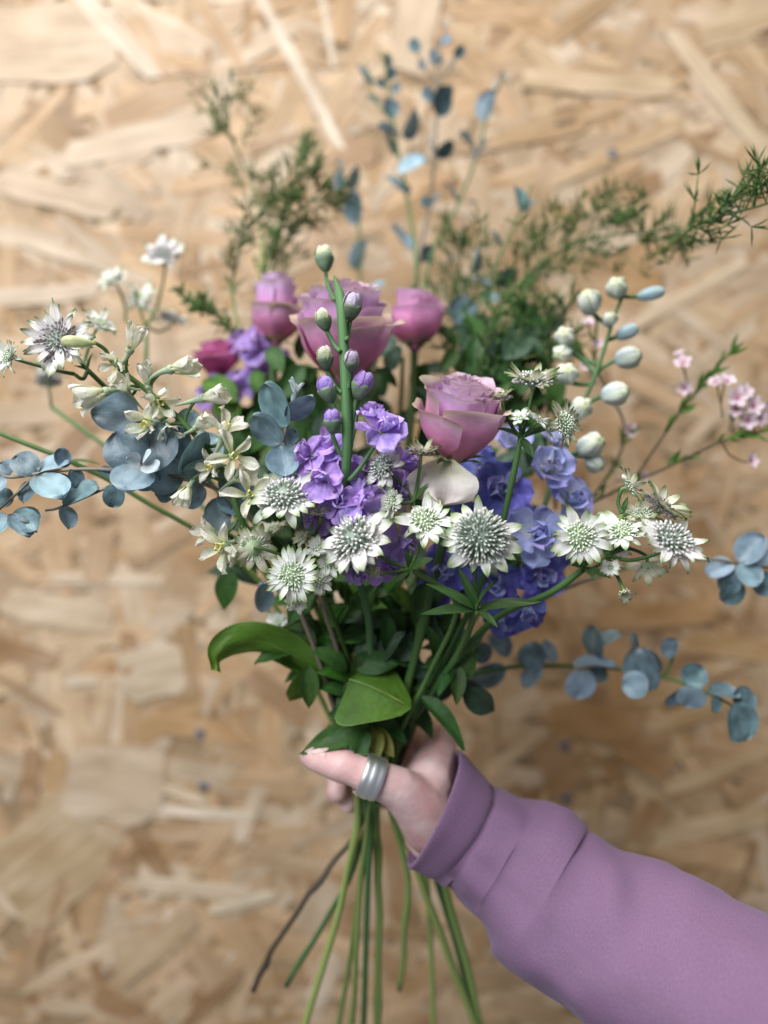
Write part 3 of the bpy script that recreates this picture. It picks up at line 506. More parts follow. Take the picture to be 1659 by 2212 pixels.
def stock_bud(t, x, y, d, size, axis, kind, root):
    s = px(size * .9, d); c = P(x, y, d); b = t.part('bud', SB[kind], T(c) @ frame(axis, rk.uniform(0, 6)) @ S(s, s, s * 1.15)); ob('calyx', CAL, b, T((0, 0, -.02)))
    for k in range(4): ob('petal', SBP[kind][k], b)
    for k in range(4): ob('sepal', CSEP, b, Matrix.Rotation(k * 1.571 + .3, 4, 'Z') @ T((.46, 0, -.05)) @ Matrix.Rotation(-R(100 + rk.uniform(-6, 6)), 4, 'Y') @ S(.55))
    e = c - axis * s * .9; a = P(*root); return (curve_to(a, e, axis), .0012, .0011)
t = Thing('stock', 'violet stock with its thick green stem and open buds standing before the large rose', 'flower', grip(0, 0), 'stocks')
sd = .362
ex = [stock_bud(t, 700, 553, .405, 40, D(-.12, 1, -.1), 'g', (733, 640, .375)), stock_bud(t, 762, 655, .366, 42, D(.2, 1, .5), 'l', (748, 735, sd)),
      stock_bud(t, 697, 686, .364, 34, D(-.35, 1, .15), 'g', (735, 760, sd)), stock_bud(t, 701, 768, .362, 36, D(-.2, 1, .35), 'g', (738, 850, sd)),
      stock_bud(t, 760, 776, .355, 34, D(.12, 1, .8), 'l', (752, 840, sd)), stock_bud(t, 704, 836, .360, 40, D(-.4, 1, .2), 'v', (738, 915, sd)),
      stock_bud(t, 717, 905, .357, 37, D(-.05, 1, .25), 'v', (742, 985, sd)), stock_bud(t, 783, 826, .360, 44, D(.35, 1, .35), 'v', (758, 965, sd)),
      stock_bud(t, 776, 838, .364, 30, D(.1, 1, .1), 'g', (757, 960, sd))]
top = [P(722, 598, .385), P(734, 640, .374), P(739, 690, .368), P(745, 800, .364), P(750, 950, .362), P(747, 1060, .366), P(755, 1180, .38), P(795, 1330, .402), P(802, 1480, .42)]
mb = MB(); mb.tube(catmull(thru(top, (-2, -.008), [(800, 1900, .455), (792, 2290, .49)]), 7), lambda f: .0008 + .0017 * sm(0, .10, f) - .0006 * sm(.35, .5, f), n=10)
for (pp, a, b) in ex: mb.tube(catmull(pp, 6), a, b, 6)
for (x, y, d, s_, u, tw, hx) in ((812, 925, .360, 44, .8, .8, .4), (835, 890, .366, 30, .9, .4, .5)): mb.tube(catmull(curve_to(P(752, 1040, sd), P(x, y + 30, d), D(hx, u, tw)), 6), .0012, .0011, 6)
t.part('stem', mb.mesh('stem', M['stem_bloom']))
for (x, y, d, s_, f) in ((822, 935, .358, 50, D(.35, .6, .8)), (808, 900, .364, 38, D(.2, 1, .4)), (672, 985, .368, 50, D(-.5, .5, .8)), (712, 975, .372, 46, D(-.1, .9, .5)), (700, 1035, .362, 50, D(-.3, .3, 1)),
                         (656, 1050, .372, 44, D(-.9, .2, .6)), (735, 1085, .366, 48, D(-.1, .2, 1)), (780, 1090, .364, 50, D(.3, .3, 1)), (812, 1060, .374, 48, D(.5, .5, .7)), (870, 1010, .385, 50, D(.7, .6, .6)),
                         (855, 1060, .378, 46, D(.6, .2, .8)), (865, 1165, .376, 46, D(.6, -.2, .8)), (800, 1140, .372, 46, D(.2, -.2, 1)), (690, 1110, .378, 44, D(-.7, -.2, .7)), (720, 1160, .382, 44, D(-.4, -.4, .9)),
                         (780, 1228, .376, 44, D(.0, -.7, .7)), (840, 1215, .384, 40, D(.5, -.5, .7)), (735, 1020, .382, 44, D(0, .4, .9)), (790, 1020, .376, 40, D(.3, .6, .8))):
    rosette(t, P(x, y, d), f, px(s_ * 1.14, d), rk)
t = Thing('stock', 'blurred violet stock spike low behind the left roses', 'flower', grip(-30, .012), 'stocks')
for (x, y, d, s_, f) in ((560, 755, .49, 50, D(-.2, .5, .8)), (525, 740, .50, 44, D(-.5, .7, .6)), (590, 775, .50, 40, D(.4, .6, .8)), (455, 850, .49, 44, D(-.6, .3, .8)), (515, 835, .49, 44, D(-.1, .2, 1)), (560, 812, .495, 44, D(.3, .1, 1)), (490, 880, .50, 40, D(-.3, -.2, 1))):
    rosette(t, P(x, y, d), f, px(s_, d), rk, 6, 4)
stem_part(t, thru([P(545, 740, .51), P(560, 900, .50), P(620, 1150, .48), P(730, 1430, .46)], (-30, .012), [(800, 1725, .45)]), .0018, .0024, M['stem'])

# ------------------------------------------------------------------ delphinium
DP = [petal('petal', M['delph'], .95, 'obov', th0=R(4), kap=R(-18), cup=.25, ruf=.16, seed=80 + i, nu=6, nv=7) for i in range(4)]
DQ = [petal('petal', M['delph_pale'], .85, 'obov', th0=R(10), kap=R(28), cup=.4, ruf=.16, seed=90 + i, nu=6, nv=7) for i in range(4)]
DPP = [petal('petal', M['delph_pale'], .95, 'obov', th0=R(4), kap=R(12), cup=.35, ruf=.14, seed=100 + i, nu=6, nv=7) for i in range(4)]
DI = [petal('petal', M['delph_ice'], .85, 'obov', th0=R(10), kap=R(40), cup=.45, ruf=.14, seed=110 + i, nu=6, nv=7) for i in range(4)]
mb = MB(); lathe(mb, [(.04, -.3), (.09, -.15), (.10, .02), (.16, .10), (.10, .24), (.01, .26)], 9); DCORE = mb.mesh('floret', solid('pale_green_floret_eye', (.42, .48, .24)))
t = Thing('delphinium', 'blue delphinium on the right, pale striped buds rising above its open florets', 'flower', grip(36, .014))
rd = random.Random(31)
for (x, y, d, s_, f, pal) in ((1082, 1060, .408, 74, D(-.1, .25, 1), 0), (1178, 1018, .405, 66, D(.2, .45, .9), 2), (1226, 1086, .41, 64, D(.5, .3, .8), 1), (1155, 1155, .398, 74, D(.15, .15, 1), 1), (1165, 1240, .408, 58, D(.2, -.1, 1), 0),
                              (1135, 1315, .41, 50, D(.1, -.4, .9), 0), (975, 1225, .405, 62, D(-.4, .0, .9), 0), (985, 1130, .415, 60, D(-.5, .2, .8), 0), (1110, 960, .43, 46, D(-.2, .6, .7), 2), (1040, 1010, .43, 50, D(-.5, .5, .7), 0),
                              (1070, 1250, .412, 60, D(-.1, -.2, 1), 0), (1200, 1180, .43, 54, D(.8, .1, .5), 0), (940, 1290, .42, 50, D(-.6, -.3, .7), 0), (1105, 1120, .425, 54, D(0, .2, 1), 0), (1090, 1330, .425, 46, D(-.1, -.5, .8), 0), (1190, 955, .432, 40, D(.4, .5, .7), 2)):
    rosette(t, P(x, y, d), f, px(s_, d), rd, 6, 7, *[(DP, DQ), (DPP, DQ), (DPP, DI)][pal], core=DCORE, lo=14, hi=70, name='floret')
DB = {0: bud_mesh('bud', M['dbud'], [(.07, -.62), (.16, -.52), (.34, -.40), (.46, -.12), (.47, .12), (.40, .30), (.24, .42), (.16, .50), (.03, .47)], 5, .34, .28), 1: bud_mesh('bud', M['dbud_blue'], [(.08, -.7), (.2, -.6), (.32, -.35), (.38, .0), (.34, .28), (.22, .45), (.1, .5), (.02, .5)], 5, .12, .1)}
spine = [P(1350, 628, .445), P(1325, 690, .44), (P(1290, 800, .435)), P(1240, 920, .432), P(1190, 1050, .43), P(1130, 1220, .425), P(1010, 1420, .43)]
ex = []
for (x, y, d, s_, ax, k, root) in ((1276, 962, .420, 62, D(.35, .25, .85), 0, (1215, 985, .432)), (1255, 882, .425, 50, D(.1, .2, 1), 0, (1258, 900, .435)), (1225, 808, .428, 50, D(-.15, .3, 1), 0, (1278, 830, .436)), (1220, 728, .432, 46, D(-.3, .3, .9), 0, (1295, 790, .437)),
        (1273, 652, .438, 48, D(-.4, .6, .6), 0, (1322, 700, .44)), (1332, 622, .44, 46, D(-.25, .35, .8), 0, (1342, 645, .443)), (1410, 634, .442, 42, D(1, .2, .1), 1, (1345, 640, .444)), (1358, 772, .43, 50, D(.85, .15, .5), 0, (1290, 805, .436)),
        (1330, 850, .426, 54, D(.8, .1, .55), 0, (1262, 880, .435)), (1318, 690, .436, 34, D(-.1, .5, .9), 0, (1318, 705, .44)), (1358, 716, .44, 40, D(.7, .3, .3), 1, (1312, 735, .44)), (1215, 762, .434, 40, D(-.5, -.3, .7), 0, (1288, 810, .436)), (1285, 1000, .424, 44, D(.5, -.5, .6), 0, (1210, 1000, .432))):
    s = px(s_ * .9, d); c = P(x, y, d); t.part('bud', DB[k], T(c) @ frame(ax, rd.uniform(0, 6)) @ S(s * rd.uniform(.95, 1.2), s * rd.uniform(.9, 1.1), s * rd.uniform(1.0, 1.35))); ex.append((curve_to(P(*root), c - ax * s * .5, ax), .0013, .0011))
stem_part(t, thru(spine, (36, .014), [(905, 1900, .475), (975, 2290, .50)]), .0009, .0024, M['stem_bloom'], extra=ex)

# ------------------------------------------------------------------ larkspur
LK = [petal('petal', M['lark'], .46, 'obov', th0=R(0), kap=R(18), cup=.6, ruf=.12, twist=.3, seed=120 + i) for i in range(3)] + [petal('petal', M['lark'], .36, 'bract', th0=R(14), kap=R(-40), cup=.6, ruf=.20, twist=.7, seed=130 + i) for i in range(3)]
mb = MB(); mb.tube(catmull([Vector((0, 0, .05)), Vector((.02, 0, -.25)), Vector((.10, 0, -.6)), Vector((.26, 0, -.92))], 5), .12, .03, 7); lathe(mb, [(.04, -.06), (.14, 0), (.16, .1), (.10, .2), (.01, .24)], 8); SPUR = mb.mesh('floret', M['spur'])
EYE = petal('inner_petal', M['lark_eye'], .5, 'obov', th0=R(10), kap=R(20), cup=.5, ruf=.1, seed=8)
LB = bud_mesh('bud', M['lark_bud'], [(.04, -.9), (.12, -.75), (.24, -.4), (.31, .0), (.28, .3), (.18, .48), (.05, .55)], 4, .12, .2)
t = Thing('larkspur', 'ivory larkspur arching up to the left over the eucalyptus leaves', 'flower', grip(-44, -.004))
rl = random.Random(77); ex = []
def lark(x, y, d, s_, ax, el, root, eye=False):
    s = px(s_ * 1.22, d); c = P(x, y, d) - ax * s * .35; b = t.part('floret', SPUR, T(c) @ frame(ax, rl.uniform(0, 6)) @ S(s))
    for k in range(5): ob('petal', LK[rl.randrange(3)] if el > 55 else LK[rl.randrange(6)], b, Matrix.Rotation(k * 1.2566 + rl.uniform(-.15, .15), 4, 'Z') @ T((.10, 0, .05)) @ Matrix.Rotation(-R(el + rl.uniform(-9, 9)), 4, 'Y') @ S(rl.uniform(.9, 1.08)))
    if eye:
        for k in range(3): ob('inner_petal', EYE, b, Matrix.Rotation(k * 2.1 + .5, 4, 'Z') @ T((.04, 0, .15)) @ Matrix.Rotation(-R(60), 4, 'Y') @ S(.45))
    ex.append((curve_to(P(*root), c - ax * s * .05, ax), .0009, .0008))
lark(245, 785, .366, 38, D(-.2, -.3, .9), 40, (262, 800, .372)); lark(287, 742, .366, 52, D(.45, .75, .3), 68, (275, 805, .372)); lark(385, 795, .362, 58, D(.85, .1, .3), 70, (325, 850, .374)); lark(318, 820, .37, 46, D(-.1, .8, .4), 66, (315, 845, .374))
lark(210, 852, .362, 58, D(-.8, -.35, .4), 66, (300, 835, .374)); lark(452, 857, .366, 56, D(.75, .1, .45), 72, (400, 930, .376)); lark(318, 915, .364, 48, D(-.4, -.2, .8), 52, (372, 890, .374), True); lark(485, 925, .366, 54, D(.3, .8, .4), 48, (425, 950, .376), True)
lark(505, 985, .360, 50, D(.35, -.1, 1), 26, (462, 985, .374), True); lark(402, 1062, .366, 42, D(-.3, -.7, .4), 60, (480, 1040, .378)); lark(540, 1068, .362, 48, D(.2, .1, 1), 30, (505, 1060, .378), True); lark(478, 1180, .366, 54, D(-.45, -.15, .9), 36, (525, 1130, .38), True)
lark(268, 838, .370, 40, D(-.3, .5, .6), 58, (296, 832, .374)); lark(345, 868, .372, 44, D(.5, -.2, .7), 50, (340, 862, .374), True); lark(432, 918, .370, 40, D(.7, .4, .4), 60, (412, 935, .376)); lark(455, 1008, .368, 40, D(-.5, -.2, .8), 45, (470, 1000, .376), True); lark(520, 1030, .37, 44, D(.7, .3, .5), 56, (492, 1040, .377)); lark(452, 1150, .372, 42, D(-.7, .2, .6), 55, (515, 1115, .38))
lark(365, 930, .368, 36, D(.3, -.5, .7), 55, (395, 915, .375)); lark(508, 1192, .37, 44, D(-.5, -.4, .5), 60, (535, 1150, .38))
s = px(44, .36); t.part('bud', LB, T(P(160, 738, .358)) @ frame(D(-1, .05, .25), 0) @ S(s, s, s * 1.1)); ex.append((curve_to(P(235, 770, .37), P(198, 740, .362), D(-1, .1, 0)), .0010, .0008))
stem_part(t, thru([P(228, 765, .371), P(262, 800, .372), P(325, 850, .374), P(395, 912, .375), P(445, 968, .376), P(490, 1032, .377), P(525, 1130, .38), P(600, 1260, .412), P(715, 1460, .438)], (-44, .002), [(770, 1880, .45), (690, 2290, .48)]), .0012, .0026, M['stem'], extra=ex)
# ------------------------------------------------------------------ eucalyptus
re_ = random.Random(41)
EL = {m: [petal('leaf', M[m], .86, 'round', th0=R(3), kap=R(k), cup=c, ruf=.08, seed=140 + i, nu=7, nv=9, fold=fo) for i, (k, c, fo) in enumerate(((-22, .22, .08), (30, .30, .0), (-34, -.15, .18), (16, .36, .1)))] for m in ('euc', 'euc_light', 'euc_tip')}
def eleaf(t, bx, by, tx, ty, w_, d, m='euc', dd=0.0):
    """leaf from base to tip; its apparent width sets how far it is turned about its length"""
    tx = bx + (tx - bx) * 1.06; ty = by + (ty - by) * 1.06; w_ *= 1.06; b = P(bx, by, d); e = P(tx, ty, d + dd); Ln = (e - b).length; full = .86 * Ln; app = px(w_, d)
    ws = 1.0
    if app > full: ws = app / full; ro = re_.uniform(-.25, .25)
    else: ro = math.acos(max(.12, app / full))
    if re_.random() < .5 and m == 'euc': ro = -ro
    x = (e - b).normalized(); n0 = Vector((0, -1, .25)); n0 = (n0 - x * n0.dot(x)).normalized()
    n = Matrix.Rotation(-ro if x.x > 0 else ro, 4, x) @ n0
    return t.part('leaf', re_.choice(EL[m]), blade(b, e, n, ws))
def euc(label, stem, leaves, g, tail, d_of=None, extra=(), r=.0011, mat='stem_wood', r1=.0022):
    t = Thing('eucalyptus_branch', label, 'foliage', grip(*g), 'eucalyptus branches')
    stem_part(t, thru([P(*p) for p in stem], g, tail), r * .6, r1, M[mat], extra=[([P(*p) for p in e], r * .75, r * .5) for e in extra])
    for lf in leaves: eleaf(t, *lf)
    return t
d = .372
L1 = [(300, 893, 207, 902, 92, d + .006), (305, 1002, 240, 938, 98, d - .004, 'euc', -.004), (305, 1002, 362, 932, 102, d - .003, 'euc', -.004), (310, 1000, 335, 905, 110, d + .004), (300, 1005, 280, 1070, 92, d - .006, 'euc_light', -.006),
      (310, 1005, 388, 1040, 85, d), (300, 1000, 238, 1030, 72, d + .003), (303, 998, 272, 990, 34, d - .01, 'euc_tip', -.004), (312, 1004, 345, 1024, 38, d - .01, 'euc_tip', -.004), (308, 998, 318, 972, 18, d - .01, 'euc_tip', -.004), (300, 1010, 330, 1052, 60, d),
      (391, 1030, 413, 925, 26, d - .002), (385, 1000, 370, 925, 46, d + .003), (395, 1030, 472, 1012, 30, d), (390, 935, 418, 888, 44, d + .01), (500, 1120, 440, 1112, 78, d + .012), (420, 985, 475, 955, 72, d + .012), (470, 1030, 562, 1040, 54, d + .014), (440, 1050, 400, 1090, 50, d + .012), (480, 1060, 520, 1110, 60, d + .016), (380, 1040, 340, 1075, 50, d + .006)]
L1 += [(78, 1022, 31, 979, 56, d), (80, 1020, 142, 990, 46, d + .003, 'euc_light'), (100, 1040, 156, 1062, 55, d + .004), (82, 1028, 133, 1090, 60, d - .004, 'euc_light', -.004), (80, 1040, 58, 1086, 42, d + .003), (136, 1095, 202, 1045, 56, d - .003), (136, 1093, 143, 1142, 24, d - .003, 'euc_light'),
       (158, 1012, 168, 1052, 26, d), (142, 1010, 124, 972, 30, d + .004), (248, 1045, 243, 1096, 42, d - .002), (250, 1032, 212, 1022, 26, d), (22, 1026, -2, 998, 42, d), (12, 1032, -18, 1064, 38, d - .002, 'euc_light'), (30, 1072, -12, 1078, 42, d + .003), (25, 1112, 78, 1152, 52, d - .002), (30, 1105, 82, 1112, 36, d), (14, 1110, -6, 1152, 48, d - .003, 'euc_light'), (22, 1110, 50, 1168, 22, d - .006, 'euc_light')]
euc('blue-grey eucalyptus branch reaching left with round leaves and a pale rosette', [(-20, 1000, d), (14, 1030, d), (78, 1024, d), (158, 1014, d), (250, 1016, d), (380, 1030, d + .004), (500, 1080, d + .012), (620, 1250, .40)], L1, (-48, .004), [(790, 1780, .45), (733, 1890, .46), (668, 2020, .475), (624, 2140, .48)],
    extra=[[(310, 1008, d - .004), (250, 1044, d - .002), (136, 1094, d - .003), (98, 1103, d - .003)], [(78, 1026, d), (36, 1066, d), (-10, 1108, d)], [(300, 893, d + .006), (380, 960, d + .006), (430, 1040, d + .01)], [(310, 1004, d - .008), (330, 1015, d), (390, 1035, d + .004)]])
d = .372
euc('short grey eucalyptus tip between larkspur and stock', [(641, 845, d), (625, 900, d), (613, 955, d), (617, 1040, d + .006), (660, 1200, .40), (740, 1450, .42)],
    [(620, 922, 600, 826, 56, d - .002, 'euc', .002), (618, 902, 664, 846, 30, d - .002), (607, 958, 564, 889, 50, d), (607, 962, 618, 1028, 72, d - .003), (615, 955, 642, 930, 30, d + .005), (641, 850, 628, 820, 14, d, 'euc_tip'), (641, 850, 660, 832, 12, d, 'euc_tip'), (640, 850, 641, 815, 12, d, 'euc_tip'), (632, 870, 648, 850, 16, d), (612, 1030, 575, 1060, 50, d + .014), (620, 1040, 650, 1090, 50, d + .02), (572, 1322, 553, 1262, 40, d + .045, 'euc_light')],
    (-20, -.002), [(810, 1720, .44)])
d = .575
euc('tall blurred eucalyptus stem at the back with one bright blue leaf turned to the light', [(815, 110, d), (831, 134, d), (842, 218, d), (858, 319, d), (878, 420, d), (900, 583, d - .02), (890, 800, .53), (850, 1300, .48)],
    [(851, 337, 818, 290, 27, d), (869, 295, 905, 245, 15, d, 'euc'), (864, 293, 824, 262, 10, d, 'euc_light'), (860, 374, 921, 358, 50, d - .008, 'euc_light'), (884, 418, 845, 370, 42, d), (850, 256, 836, 220, 36, d), (815, 225, 797, 206, 20, d), (800, 182, 783, 132, 30, d), (835, 150, 828, 118, 18, d), (848, 200, 864, 184, 20, d), (830, 192, 822, 172, 16, d), (842, 215, 866, 200, 14, d, 'euc_tip'), (835, 170, 850, 150, 14, d)],
    (2, .016), [(815, 1730, .45)], extra=[[(850, 262, d), (815, 225, d), (800, 180, d), (787, 130, d)]], mat='stem_bloom')
euc('tall blurred eucalyptus stem at the back with the highest leaf tips in the bunch', [(966, 48, d), (950, 100, d), (943, 160, d), (944, 222, d), (939, 328, d), (928, 445, d), (905, 560, d - .015), (890, 800, .53), (850, 1300, .48)],
    [(947, 252, 950, 193, 42, d), (945, 212, 972, 188, 16, d), (940, 212, 913, 194, 13, d), (938, 335, 918, 305, 12, d), (940, 335, 971, 303, 14, d), (940, 142, 945, 104, 30, d), (950, 98, 976, 86, 24, d, 'euc_light'), (952, 100, 980, 100, 18, d), (905, 112, 890, 88, 20, d), (980, 122, 1000, 103, 16, d), (915, 150, 908, 128, 15, d), (975, 150, 990, 130, 12, d), (932, 446, 957, 424, 15, d, 'euc_light'), (930, 446, 910, 428, 15, d), (896, 545, 836, 506, 44, d - .01, 'euc_light'), (962, 60, 972, 40, 12, d, 'euc_tip'), (962, 62, 950, 48, 12, d, 'euc_tip'), (905, 560, 935, 535, 22, d - .01)],
    (6, .018), [(818, 1730, .45)], extra=[[(943, 180, d), (915, 145, d), (893, 100, d)], [(943, 190, d), (970, 150, d), (998, 106, d)]], mat='stem_wood')
euc('slim blurred eucalyptus stem leaning right, a dark paddle leaf near its top', [(1089, 165, d), (1058, 231, d), (1032, 330, d), (990, 440, d), (930, 560, d - .015), (895, 800, .53), (850, 1300, .48)],
    [(1048, 263, 1068, 204, 40, d), (1030, 332, 1006, 280, 12, d, 'euc_light'), (1025, 347, 1056, 313, 12, d, 'euc_tip'), (990, 437, 972, 388, 26, d), (990, 437, 1029, 427, 18, d, 'euc_light'), (1085, 175, 1078, 155, 14, d, 'euc_tip'), (1088, 172, 1106, 160, 12, d, 'euc_tip'), (1060, 215, 1085, 180, 10, d, 'euc_tip')], (10, .016), [(818, 1730, .45)], mat='stem_bloom')
euc('blurred eucalyptus stem behind the large rose, two paddle leaves one above the other', [(733, 362, d), (750, 402, d), (774, 480, d), (778, 600, d - .01), (785, 850, .53), (810, 1300, .48)],
    [(772, 486, 775, 418, 40, d), (776, 582, 776, 518, 38, d - .005), (745, 412, 728, 366, 20, d), (750, 406, 782, 368, 12, d), (800, 640, 825, 605, 26, d - .02, 'euc_light'), (735, 365, 728, 345, 10, d, 'euc_tip')], (-4, .018), [(812, 1730, .45)], mat='stem_bloom')
d = .53
euc('blurred eucalyptus stem among the ferns right of the pink rose', [(1150, 400, d), (1122, 460, d), (1085, 540, d), (1050, 620, d), (1000, 760, d - .01), (930, 1100, .49), (860, 1400, .46)],
    [(1127, 458, 1122, 403, 36, d), (1135, 452, 1162, 440, 13, d), (1080, 532, 1072, 494, 22, d), (1065, 614, 1026, 590, 30, d, 'euc_light'), (1070, 612, 1108, 578, 24, d), (1025, 592, 1018, 543, 16, d), (1002, 702, 988, 645, 58, d - .02), (1020, 700, 1060, 690, 40, d), (1040, 640, 1075, 655, 30, d), (1060, 720, 1090, 690, 22, d)], (18, .016), [(822, 1730, .45)], mat='stem_bloom')
d = .47
euc('blue eucalyptus branch drooping to the lower right above the sleeve', [(1594, 1530, d - .03), (1528, 1497, d - .02), (1432, 1462, d - .01), (1320, 1443, d), (1200, 1438, d + .005), (1080, 1445, d), (960, 1490, .455)],
    [(1170, 1445, 1128, 1477, 36, d, 'euc_light'), (1172, 1440, 1125, 1398, 60, d), (1200, 1432, 1184, 1383, 32, d, 'euc_light'), (1260, 1445, 1250, 1512, 64, d - .01, 'euc_light'), (1240, 1442, 1327, 1428, 26, d - .01, 'euc_light'), (1290, 1424, 1268, 1358, 22, d), (1290, 1392, 1332, 1358, 20, d), (1402, 1492, 1375, 1408, 58, d - .02), (1402, 1480, 1348, 1478, 56, d - .025, 'euc_light'), (1370, 1425, 1352, 1373, 24, d - .01), (1440, 1422, 1463, 1383, 28, d - .01), (1420, 1452, 1404, 1395, 28, d - .012), (1503, 1482, 1488, 1530, 68, d - .03, 'euc_light'), (1480, 1476, 1512, 1438, 56, d - .025), (1472, 1490, 1443, 1522, 30, d - .02), (1530, 1496, 1592, 1515, 32, d - .03), (1586, 1520, 1612, 1600, 78, d - .035), (1590, 1526, 1624, 1494, 54, d - .03), (1540, 1506, 1550, 1538, 28, d - .03),
     (1100, 1415, 1063, 1372, 44, d), (1090, 1440, 1028, 1482, 48, d), (1000, 1455, 962, 1494, 32, d - .01, 'euc_light'), (1060, 1420, 1020, 1400, 44, d - .01), (1130, 1440, 1150, 1395, 40, d + .006), (1300, 1440, 1285, 1470, 40, d)], (32, .016), [(890, 1900, .475), (900, 2250, .505)], extra=[[(1432, 1462, d - .01), (1450, 1430, d - .01), (1458, 1400, d - .01)], [(1300, 1440, d), (1290, 1400, d), (1285, 1370, d)]], r=.0013, mat='stem')
d = .43
euc('eucalyptus tip at the right edge of the photo beyond the astrantia spray', [(1680, 1230, d), (1600, 1218, d), (1530, 1208, d), (1400, 1215, d + .01), (1200, 1280, d + .015), (1000, 1400, .445)],
    [(1600, 1217, 1648, 1163, 52, d - .004, 'euc_light'), (1582, 1216, 1530, 1236, 42, d, 'euc_light'), (1590, 1220, 1632, 1262, 58, d - .006, 'euc_light'), (1582, 1228, 1570, 1282, 42, d), (1602, 1258, 1568, 1302, 48, d), (1625, 1270, 1672, 1254, 52, d), (1625, 1215, 1660, 1190, 40, d, 'euc_light')], (42, .010), [(845, 1720, .445)])

# ------------------------------------------------------------------ asparagus fern
def spray(t, pts, seed, n_side, side, needle, wid, spread=1.0, r=.0009, tip_n=6, up=.5):
    rr2 = random.Random(seed); path = catmull([P(*p) for p in pts], 8); mbn = MB(); mbs = MB(); mbs.tube(path, r * .5, r * 1.3, 5)
    def ndl(a, dr, ln, w_):
        dr = dr.normalized(); nx = dr.orthogonal().normalized(); nx = Matrix.Rotation(rr2.uniform(0, 6.28), 3, dr) @ nx; ny = dr.cross(nx); bend = Vector((0, 0, rr2.uniform(-.15, .25))) * ln
        m_ = a + dr * ln * .55 + bend * .3; e = a + dr * ln + bend
        mbn.add([a + nx * w_ * .5, a - nx * w_ * .25 + ny * w_ * .4, a - nx * w_ * .25 - ny * w_ * .4, m_ + nx * w_, m_ - nx * w_ * .5 + ny * w_ * .8, m_ - nx * w_ * .5 - ny * w_ * .8, e],
                [(0, 1, 4, 3), (1, 2, 5, 4), (2, 0, 3, 5), (3, 4, 6), (4, 5, 6), (5, 3, 6)], [(0, 0)] * 3 + [(0, .5)] * 3 + [(0, 1)])
    for i in range(n_side):
        f = (i + rr2.random()) / n_side; q = f * (len(path) - 1); k = min(len(path) - 2, int(q)); a = lerp(path[k], path[k + 1], q - k); tg = (path[max(0, k - 1)] - path[k + 1]).normalized()
        o1 = tg.orthogonal().normalized(); o1 = Matrix.Rotation(rr2.uniform(0, 6.28), 3, tg) @ o1
        dr = (o1 * spread + tg * rr2.uniform(.4, 1.1) + Vector((0, 0, up * rr2.random()))).normalized(); ln = side * 1.3 * rr2.uniform(.45, 1.1) * (.55 + .75 * f)
        e = a + dr * ln; md = lerp(a, e, .5) + Vector((0, 0, .08 * ln)); bp = catmull([a, md, e], 3); mbs.tube(bp, r * .55, r * .3, 4)
        for j in range(rr2.choice((2, 3, 4))):
            g_ = (.45, 1.0, .72, .25)[j]; c = lerp(a, md, g_ * 2) if g_ < .5 else lerp(md, e, g_ * 2 - 1)
            for w2 in range(5):
                v = Vector((rr2.gauss(0, 1), rr2.gauss(0, 1), rr2.gauss(0, 1) + .5)).normalized(); ndl(c, (v + dr * .75), needle * rr2.uniform(.45, .95), wid * 1.7)
    t.part('twig', mbs.mesh('twig', M['stem'])); t.part('needles', mbn.mesh('needles', M['fern']), None, 'stuff')
t = Thing('asparagus_fern', 'feathery asparagus fern frond behind the roses at upper left', 'foliage', grip(-14, .016), 'asparagus fern fronds')
spray(t, [(655, 372, .50), (610, 415, .505), (545, 478, .51), (512, 560, .51), (505, 660, .505), (560, 850, .49)], 1, 16, .024, .016, .00034, .9)
spray(t, [(482, 222, .56), (500, 300, .565), (545, 400, .56), (565, 500, .55), (560, 640, .53)], 2, 24, .032, .017, .00034, 1.0)
spray(t, [(715, 430, .52), (665, 440, .52), (600, 500, .525), (560, 640, .53)], 5, 17, .024, .018, .00036, .9)
spray(t, [(655, 300, .57), (640, 400, .565), (600, 520, .55), (575, 640, .53)], 6, 16, .022, .012, .0004, .8)
spray(t, [(395, 645, .49), (440, 670, .49), (480, 690, .495), (530, 760, .50)], 3, 9, .012, .010, .0006, .5)
stem_part(t, thru([P(560, 640, .53), P(600, 900, .51), P(720, 1350, .47)], (-14, .016), [(805, 1730, .45)]), .0010, .0016, M['stem'])
t = Thing('asparagus_fern', 'wide dark asparagus fern frond reaching from the roses to the right edge', 'foliage', grip(22, .016), 'asparagus fern fronds')
spray(t, [(1450, 520, .50), (1380, 505, .505), (1280, 515, .51), (1180, 560, .515), (1100, 640, .515), (1030, 760, .51)], 11, 32, .036, .015, .00034, 1.0)
spray(t, [(1330, 470, .52), (1240, 520, .52), (1140, 600, .52), (1060, 700, .515), (1000, 820, .50)], 12, 27, .038, .015, .00034, 1.0)
spray(t, [(1720, 420, .40), (1640, 445, .405), (1560, 466, .415), (1500, 490, .43), (1445, 530, .47), (1400, 560, .50)], 13, 26, .022, .014, .00036, .9, up=1.1)
spray(t, [(1140, 690, .505), (1110, 720, .50), (1060, 780, .495), (980, 860, .48)], 14, 28, .030, .016, .00038, 1.1)
spray(t, [(1000, 520, .55), (990, 600, .545), (985, 700, .53), (960, 820, .51)], 15, 26, .032, .016, .00034, 1.0)
spray(t, [(1220, 700, .50), (1180, 760, .49), (1120, 840, .48), (1000, 940, .47)], 16, 24, .028, .016, .00038, 1.1)
stem_part(t, thru([P(1030, 760, .51), P(970, 950, .50), P(880, 1350, .46)], (22, .016), [(822, 1730, .45)]), .0011, .0018, M['stem'])

